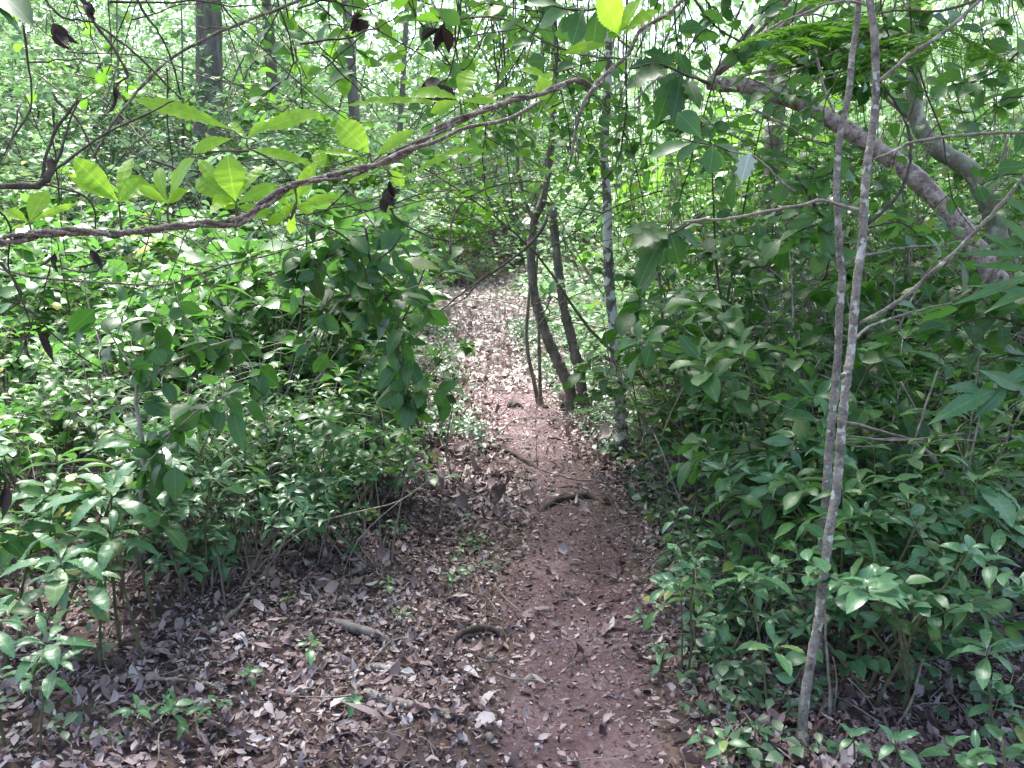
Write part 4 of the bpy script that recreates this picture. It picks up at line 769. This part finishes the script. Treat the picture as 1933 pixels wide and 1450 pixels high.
# ================================================================== plants set out on the ground
def proto_set():
    P = {}
    P['obov'] = [P_seedling(.55, 2, 8, .17, .17, T_TOOTH, 'teal') for _ in range(3)]
    P['whorl'] = [P_seedling(.42, 1, 7, .13, .19, T_OBOV, 'mid') for _ in range(3)]
    P['small'] = [P_seedling(.16, 1, 5, .075, .23, T_OVAL, 'teal') for _ in range(3)]
    P['lance'] = [P_shrub(.8, .6, 4, 5, 7, .12, .13, T_LANCE, 'mid') for _ in range(3)]
    P['oval'] = [P_shrub(.95, .75, 5, 6, 9, .085, .28, T_OVAL, 'mid') for _ in range(3)]
    P['broad'] = [P_shrub(1.0, .8, 4, 5, 7, .13, .25, T_OBOV, 'mid') for _ in range(3)]
    P['darks'] = [P_shrub(1.0, .8, 5, 6, 9, .09, .3, T_OVAL, 'dark') for _ in range(2)]
    P['tealb'] = [P_shrub(.7, .6, 5, 4, 6, .085, .22, T_TOOTH, 'teal', lo=.45), P_shrub(.65, .55, 4, 3, 5, .11, .2, T_OBOV, 'mid', lo=.5), P_shrub(.75, .6, 5, 4, 7, .07, .3, T_OVAL, 'teal', lo=.45)]
    P['tall'] = [P_shrub(2.6, 1.6, 6, 9, 12, .10, .28, T_OVAL, 'mid') for _ in range(3)]
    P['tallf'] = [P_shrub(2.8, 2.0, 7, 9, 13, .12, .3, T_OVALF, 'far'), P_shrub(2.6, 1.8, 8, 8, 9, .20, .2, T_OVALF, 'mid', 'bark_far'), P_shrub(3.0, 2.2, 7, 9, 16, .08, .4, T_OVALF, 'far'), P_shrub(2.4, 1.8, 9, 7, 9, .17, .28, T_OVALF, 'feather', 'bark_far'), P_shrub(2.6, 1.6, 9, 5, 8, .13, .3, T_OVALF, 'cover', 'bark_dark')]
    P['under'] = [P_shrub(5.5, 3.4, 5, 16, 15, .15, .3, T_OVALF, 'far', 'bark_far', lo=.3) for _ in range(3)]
    P['wispy'] = [P_shrub(1.0, .6, 5, 3, 4, .10, .2, T_OBOV, 'mid', 'twig_pale', lo=.7) for _ in range(2)] + [P_shrub(.8, .5, 6, 3, 5, .09, .17, T_LANCE, 'teal', 'bark_dark', lo=.6) for _ in range(2)]
    P['dry'] = [P_tangle(1.2, 1.1, 20, 'twig_pale', 0), P_tangle(1.0, 1.2, 18, 'bark_dark', 0), P_tangle(1.0, .9, 16, 'bark_grey', 0)]
    P['bigleaf'] = [P_shrub(1.2, .9, 4, 3, 5, .17, .24, T_OBOV, 'dark', 'bark_grey', lo=.6), P_shrub(1.3, .8, 3, 4, 5, .16, .3, T_OVAL, 'mid', 'bark_dark', lo=.6)]
    P['brightshrub'] = [P_shrub(2.6, 1.9, 6, 7, 9, .11, .32, T_OVALF, 'far', 'bark_far', lo=.2) for _ in range(2)]
    P['feather'] = [P_feather(.8, 9, .42) for _ in range(2)]
    P['twigs'] = [P_tangle(1.1, 1.5, 30, 'twig_pale', 40), P_tangle(1.1, 1.3, 26, 'bark_far', 50), P_tangle(1.0, 1.2, 24, 'twig', 40, 'mid')]
    return P
P = proto_set()
def place(key, x, y, s, phrase, cat, group, name=None):
    o = put(P[key][int(R.integers(len(P[key])))], None, x, y, s, phrase, cat, group); return o
def free(x, y, r, h):
    """keeps the path and the view along it open"""
    u = x - float(xp(y))
    if y > 18.7: return True
    if abs(u) < .42 + r * .75: return False
    zt = float(gz(x, y)) + h; lx, ty = proj((x - r, y, zt)); rx, _ = proj((x + r, y, zt))
    if u < 0 and rx > (826 if ty < 860 else 960): return False
    if u > 0 and y < 7.4 and lx < (1200 if ty < 900 else 1150): return False
    if u > 0 and y >= 7.4 and lx < 985 and ty < 760: return False
    return True
def scatter(key, n, pxr, yr, s, r, h, phrase, cat, group, gap=.5, power=1.0):
    """plants spread evenly over a band of the picture, each at a true place on the ground"""
    done = []; tries = 0
    while len(done) < n and tries < n * 60:
        tries += 1
        y = yr[0] + (yr[1] - yr[0]) * R.random() ** power; px = R.uniform(*pxr); x = (px - 966.5) / F * y * 1.02
        ssz = R.uniform(*s)
        if not free(x, y, r * ssz, h * ssz): continue
        if 1380 < px < 1500 and 3.9 < y < 8.3 and key != 'dry' and ssz * h > .62: continue
        if 250 < px < 490 and key in ('under', 'tallf') and y < (16 if key == 'under' else 13): continue
        if any((x - a) ** 2 + (y - b) ** 2 < (gap * ssz) ** 2 for a, b in done): continue
        done.append((x, y)); place(key, x, y, ssz, phrase, cat, group)
def pxplace(key, px, py, s, phrase, cat, group, d=None):
    """a plant whose foot stands where the photograph shows it"""
    p = gpx(px, py) if d is None else at(px, py, d); return place(key, p[0], p[1], s, phrase, cat, group)
GL, GR = 'seedlings at the lower left', 'plants at the lower right'
for px, py, s, k, ph in ((100, 1230, 1.15, 'obov', 'blue green seedling with long leaves'), (50, 1330, 1.0, 'obov', 'blue green seedling with long leaves'), (190, 1270, 1.0, 'obov', 'blue green seedling with long leaves'), (275, 1250, 1.15, 'whorl', 'green seedling with broad whorled leaves'), (225, 1130, 1.3, 'obov', 'blue green seedling with long leaves'), (15, 1420, .8, 'obov', 'blue green seedling with long leaves'),
                         (110, 1080, 1.3, 'whorl', 'green seedling with broad whorled leaves'), (75, 1420, .7, 'obov', 'blue green seedling with long leaves'), (300, 1400, 1.0, 'small', 'tiny blue green seedling'), (345, 1380, .9, 'small', 'tiny blue green seedling'), (410, 1385, .9, 'small', 'tiny blue green seedling'), (250, 1395, .9, 'small', 'tiny blue green seedling'), (660, 1350, .6, 'small', 'tiny blue green seedling'), (600, 985, 1.0, 'small', 'tiny blue green seedling'), (300, 1180, 1.5, 'whorl', 'green seedling with broad whorled leaves'), (345, 1140, 1.2, 'obov', 'blue green seedling with long leaves'), (440, 1075, .8, 'tealb', 'low bushy green plant'), (540, 1045, .8, 'tealb', 'low bushy green plant'), (640, 1020, .7, 'tealb', 'low bushy green plant'), (715, 960, .8, 'whorl', 'green seedling with broad whorled leaves'), (385, 1110, .9, 'tealb', 'low bushy green plant'), (20, 1260, 1.4, 'obov', 'blue green seedling with long leaves'), (230, 1220, 1.2, 'obov', 'blue green seedling with long leaves'), (30, 1200, 1.2, 'tealb', 'low bushy green plant'), (160, 1040, 1.0, 'tealb', 'low bushy green plant'), (20, 1050, 1.1, 'tealb', 'low bushy green plant')):
    pxplace(k, px, py, s, ph, 'seedling', GL)
for px, py, s, k, ph in ((1880, 1530, 1.5, 'small', 'low blue green seedling with broad leaves'), (1800, 1500, 1.2, 'small', 'tiny blue green seedling'), (1690, 1480, 1.1, 'small', 'tiny blue green seedling'), (1610, 1450, .9, 'small', 'tiny blue green seedling'), (1930, 1440, 1.2, 'small', 'tiny blue green seedling'), (1880, 1450, .8, 'obov', 'blue green seedling with long leaves'), (1450, 1345, .85, 'obov', 'blue green seedling with long leaves'), (1290, 1280, .8, 'whorl', 'green seedling with broad whorled leaves'), (1395, 1200, 1.1, 'whorl', 'green seedling with broad whorled leaves'), (1470, 1190, 1.1, 'whorl', 'green seedling with broad whorled leaves'), (1700, 1330, 1.1, 'tealb', 'low bushy green plant'), (1640, 1300, 1.1, 'tealb', 'low bushy green plant'), (1320, 1260, .8, 'tealb', 'low bushy green plant'),
                         (1345, 1060, 1.2, 'whorl', 'green seedling with broad whorled leaves'), (1430, 1030, 1.5, 'whorl', 'green seedling with broad whorled leaves'), (1310, 980, 1.3, 'obov', 'blue green seedling with long leaves'), (1500, 1080, 1.2, 'broad', 'broad leaved shrub'), (1380, 1440, .9, 'small', 'tiny blue green seedling'), (1425, 1435, .8, 'small', 'tiny blue green seedling'), (1340, 1425, .7, 'small', 'tiny blue green seedling'), (1248, 1280, .9, 'small', 'tiny blue green seedling'), (1220, 1190, .7, 'small', 'tiny blue green seedling'),
                         (1760, 1250, 1.2, 'obov', 'blue green seedling with long leaves'), (1650, 1160, 1.1, 'tealb', 'low bushy green plant'), (1780, 1130, 1.1, 'lance', 'narrow leaved shrub'), (1600, 1250, 1.0, 'lance', 'narrow leaved shrub'), (1860, 1090, 1.1, 'lance', 'narrow leaved shrub')):
    pxplace(k, px, py, s, ph, 'plant', GR)
for px, py, s in ((1225, 880, 1.1), (1255, 900, .9), (1225, 840, .8), (1330, 905, 1.0)): pxplace('feather', px, py, s, 'feathery leaved plant', 'plant', 'feathery plants')
for n, (px, py, s) in enumerate(((700, 985, .8), (640, 960, .95), (585, 1010, .8), (735, 930, .8), (520, 1010, .95), (450, 1050, .85), (380, 1080, .95), (330, 1020, 1.0), (480, 1090, .7), (610, 1060, .55), (415, 1130, .8), (550, 960, 1.0))):
    pxplace('lance' if n in (1, 7) else 'wispy', px, py, s, 'narrow leaved shrub' if n in (1, 7) else 'bare stemmed shrub', 'shrub', 'bare stemmed shrubs in the left thicket')
scatter('wispy', 30, (0, 800), (3.7, 7.5), (.6, 1.35), .3, .9, 'bare stemmed shrub', 'shrub', 'bare stemmed shrubs in the left thicket', .5)
scatter('wispy', 26, (1230, 1960), (3.0, 6), (.6, 1.35), .3, .9, 'bare stemmed shrub', 'shrub', 'bare stemmed shrubs in the right thicket', .5)
scatter('oval', 10, (0, 860), (5.6, 9), (.9, 1.7), .4, .9, 'small leaved shrub', 'shrub', 'shrubs of the left thicket', .7)
scatter('broad', 17, (0, 860), (4.9, 9), (.9, 1.75), .42, 1.0, 'broad leaved shrub', 'shrub', 'shrubs of the left thicket', .7)
scatter('lance', 9, (0, 860), (4.6, 8), (.9, 1.8), .35, .8, 'narrow leaved shrub', 'shrub', 'shrubs of the left thicket', .6)
scatter('darks', 6, (0, 700), (4.2, 6), (.7, 1.0), .4, 1.0, 'dark leaved shrub', 'shrub', 'shrubs of the left thicket', .8)
scatter('twigs', 20, (0, 720), (3.6, 8), (.45, .9), .5, 1.5, 'bare twiggy thicket', 'thicket', 'twig thickets', .7)
scatter('tallf', 44, (-60, 960), (10.5, 22), (.7, 1.15), .9, 2.6, 'tall bright shrub', 'shrub', 'tall shrubs on the hillside', 1.3)
scatter('oval', 18, (0, 960), (8.5, 15), (.9, 1.5), .4, 1.0, 'small leaved shrub', 'shrub', 'shrubs of the left thicket', .8)
scatter('oval', 8, (1190, 1960), (4.6, 8.5), (.8, 1.3), .4, .9, 'small leaved shrub', 'shrub', 'shrubs of the right thicket', .7)
scatter('broad', 10, (1190, 1960), (3.6, 8.5), (.7, 1.2), .42, 1.0, 'broad leaved shrub', 'shrub', 'shrubs of the right thicket', .7)
scatter('lance', 8, (1190, 1960), (3.4, 7.5), (.8, 1.2), .35, .8, 'narrow leaved shrub', 'shrub', 'shrubs of the right thicket', .6)
scatter('darks', 12, (1240, 1960), (4.2, 8), (.9, 1.4), .4, 1.0, 'dark leaved shrub', 'shrub', 'shrubs of the right thicket', .8)
scatter('twigs', 30, (1280, 1960), (3.6, 8), (.6, 1.5), .5, 1.5, 'bare twiggy thicket', 'thicket', 'twig thickets', .7)
scatter('twigs', 10, (1250, 1960), (5.5, 9), (1.4, 2.1), .5, 1.5, 'tall bare twiggy thicket', 'thicket', 'twig thickets', .9)
scatter('tall', 11, (1190, 2000), (6.2, 10), (.8, 1.15), .6, 2.6, 'tall green shrub', 'shrub', 'tall shrubs of the right thicket', .9)
scatter('dry', 18, (1400, 1960), (3.2, 6.5), (.6, 1.3), 1.0, 1.1, 'leafless twig thicket', 'thicket', 'leafless twig thickets', .5)
scatter('dry', 12, (1230, 1960), (6.5, 9), (1.2, 2.2), .8, 1.1, 'tall leafless twig thicket', 'thicket', 'leafless twig thickets', .7)
scatter('dry', 16, (0, 690), (4.0, 8.5), (.6, 1.4), .4, 1.1, 'leafless twig thicket', 'thicket', 'leafless twig thickets', .6)
scatter('bigleaf', 12, (0, 840), (4.6, 9.5), (.9, 1.6), .4, 1.2, 'large leaved shrub', 'shrub', 'large leaved shrubs', .8)
scatter('bigleaf', 7, (1240, 1960), (3.8, 8), (.8, 1.5), .4, 1.2, 'large leaved shrub', 'shrub', 'large leaved shrubs', .8)
scatter('darks', 8, (0, 840), (6, 10), (1.1, 1.7), .4, 1.0, 'dark leaved shrub', 'shrub', 'shrubs of the left thicket', .8)
scatter('tallf', 26, (1000, 2050), (10, 20), (.8, 1.2), .9, 2.6, 'tall bright shrub', 'shrub', 'tall shrubs behind the right thicket', 1.2)
scatter('small', 40, (400, 1300), (2.6, 7), (.5, 1.0), .08, .16, 'tiny blue green seedling', 'seedling', 'tiny seedlings along the path edges', .3)
scatter('under', 20, (-100, 700), (13, 27), (.8, 1.25), 2.0, 1, 'slender understorey tree', 'tree', 'understorey trees on the hillside', 2)
scatter('under', 15, (1000, 2050), (11, 24), (.75, 1.2), 1.8, 1, 'slender understorey tree', 'tree', 'understorey trees behind the right thicket', 2)
scatter('under', 8, (700, 1150), (21.5, 30), (.8, 1.2), .1, .2, 'slender understorey tree', 'tree', 'understorey trees beyond the end of the path', 2)
scatter('brightshrub', 14, (760, 1130), (19.4, 27), (.6, 1.2), .2, .2, 'tall bright shrub', 'shrub', 'tall shrubs beyond the end of the path', 1.2)

# ------------------------------------------------------------------ labels that single each plant out
MARKS = [((370, 60), 'the biggest background trunk'), ((440, 360), 'the lime leaves'), ((200, 440), 'the twisted vine'), ((650, 520), 'the dark hanging liana'), ((770, 750), 'the dangling liana'), ((360, 760), 'the dark shrub on the pale stem'),
         ((1060, 650), 'the twin path trunks'), ((1160, 700), 'the lichen trunk'), ((1570, 1000), 'the crossing saplings'), ((1700, 320), 'the leaning pinkish trunk'), ((1440, 660), 'the fluted trunk'), ((1740, 830), 'the dry branch heap'), ((900, 1200), 'the arched root'), ((690, 1200), 'the rotting log'),
         ((1070, 950), 'the thick curved root'), ((900, 560), 'the far end of the path'), ((1720, 1340), 'the pale curved stem'), ((100, 1400), 'the lower left corner'), ((1860, 1400), 'the lower right corner'), ((1860, 740), 'the drooping bluish leaves'), ((1870, 480), 'the strap leaves'), ((60, 660), 'the black hanging leaf'), ((940, 860), 'the snaking root'), ((430, 1170), 'the forked stick'), ((1240, 490), 'the lobed leaves')]
seen = {}
for o, ph, s in PLANTS + LIANAS:
    x, y, z = o.location; c = proj((x, y, z + .35 * s)); D = sorted((math.hypot((c[0] - m[0]) * 1.0, c[1] - m[1]), n, m) for m, n in MARKS)[0]
    dx, dy = c[0] - D[2][0], c[1] - D[2][1]
    rel = ('right of' if dx > 0 else 'left of') if abs(dx) > abs(dy) * 1.1 else ('above' if dy < 0 else 'below')
    if D[0] < 45: rel = 'beside'
    seen.setdefault('%s %s %s' % (ph, rel, D[1]), []).append((c[0], c[1], o))
ORD = ['', 'first', 'second', 'third', 'fourth', 'fifth', 'sixth', 'seventh', 'eighth', 'ninth', 'tenth', 'eleventh', 'twelfth', 'thirteenth', 'fourteenth', 'fifteenth', 'sixteenth', 'seventeenth', 'eighteenth', 'nineteenth', 'twentieth']
for k, v in seen.items():
    v.sort(key=lambda t: t[0])
    for n, (a, b, o) in enumerate(v):
        if len(v) == 1: o['label'] = k
        elif len((k + ' fourth from left').split()) > 16: o['label'] = k.replace('green seedling with broad whorled leaves', 'whorled seedling').replace('blue green seedling with long leaves', 'long leaved seedling') + (', leftmost' if n == 0 else ', rightmost' if n == len(v) - 1 else ', %s from left' % ORD[min(n + 1, 20)])
        elif len(v) == 2: o['label'] = k + (', the left one' if n == 0 else ', the right one')
        else: o['label'] = k + (', leftmost' if n == 0 else ', rightmost' if n == len(v) - 1 else ', %s from left' % ORD[min(n + 1, 20)])
for k in P:      # a prototype that was never placed is removed
    for o in P[k]:
        if 'label' not in o or not o['label']:
            for c in KIDS.get(o.name, []): bpy.data.objects.remove(c)
            bpy.data.objects.remove(o)
SHORT = {'seedling': 'seedling', 'shrub': 'shrub'}

# ------------------------------------------------------------------ daylight
w = bpy.data.worlds.new('World'); sc.world = w; w.use_nodes = True; nt = w.node_tree
bg = nt.nodes['Background']; sky = nt.nodes.new('ShaderNodeTexSky'); sky.sky_type = 'NISHITA'; sky.sun_disc = False
az, el = math.radians(-20), math.radians(66)        # ahead of the camera and to the left, high
sky.sun_elevation = el; sky.sun_rotation = az; sky.dust_density = 4.0; sky.air_density = 1.0; sky.ozone_density = 1.0
nt.links.new(sky.outputs[0], bg.inputs[0]); bg.inputs[1].default_value = .12
sl = bpy.data.lights.new('sun', 'SUN'); so = bpy.data.objects.new('sun', sl); COL.objects.link(so)
sl.energy = 3.6; sl.angle = math.radians(24); sl.color = (1, .985, .96)
dv = Vector((math.sin(az) * math.cos(el), math.cos(az) * math.cos(el), math.sin(el))); so.rotation_euler = dv.to_track_quat('Z', 'Y').to_euler(); so.location = (0, 0, 20)
sc.view_settings.view_transform = 'Standard'; sc.view_settings.look = 'None'; sc.view_settings.gamma = 1; sc.view_settings.exposure = 2.48
sc.cycles.max_bounces = 8; sc.cycles.diffuse_bounces = 4; sc.cycles.glossy_bounces = 2; sc.cycles.transmission_bounces = 4; sc.cycles.transparent_max_bounces = 4
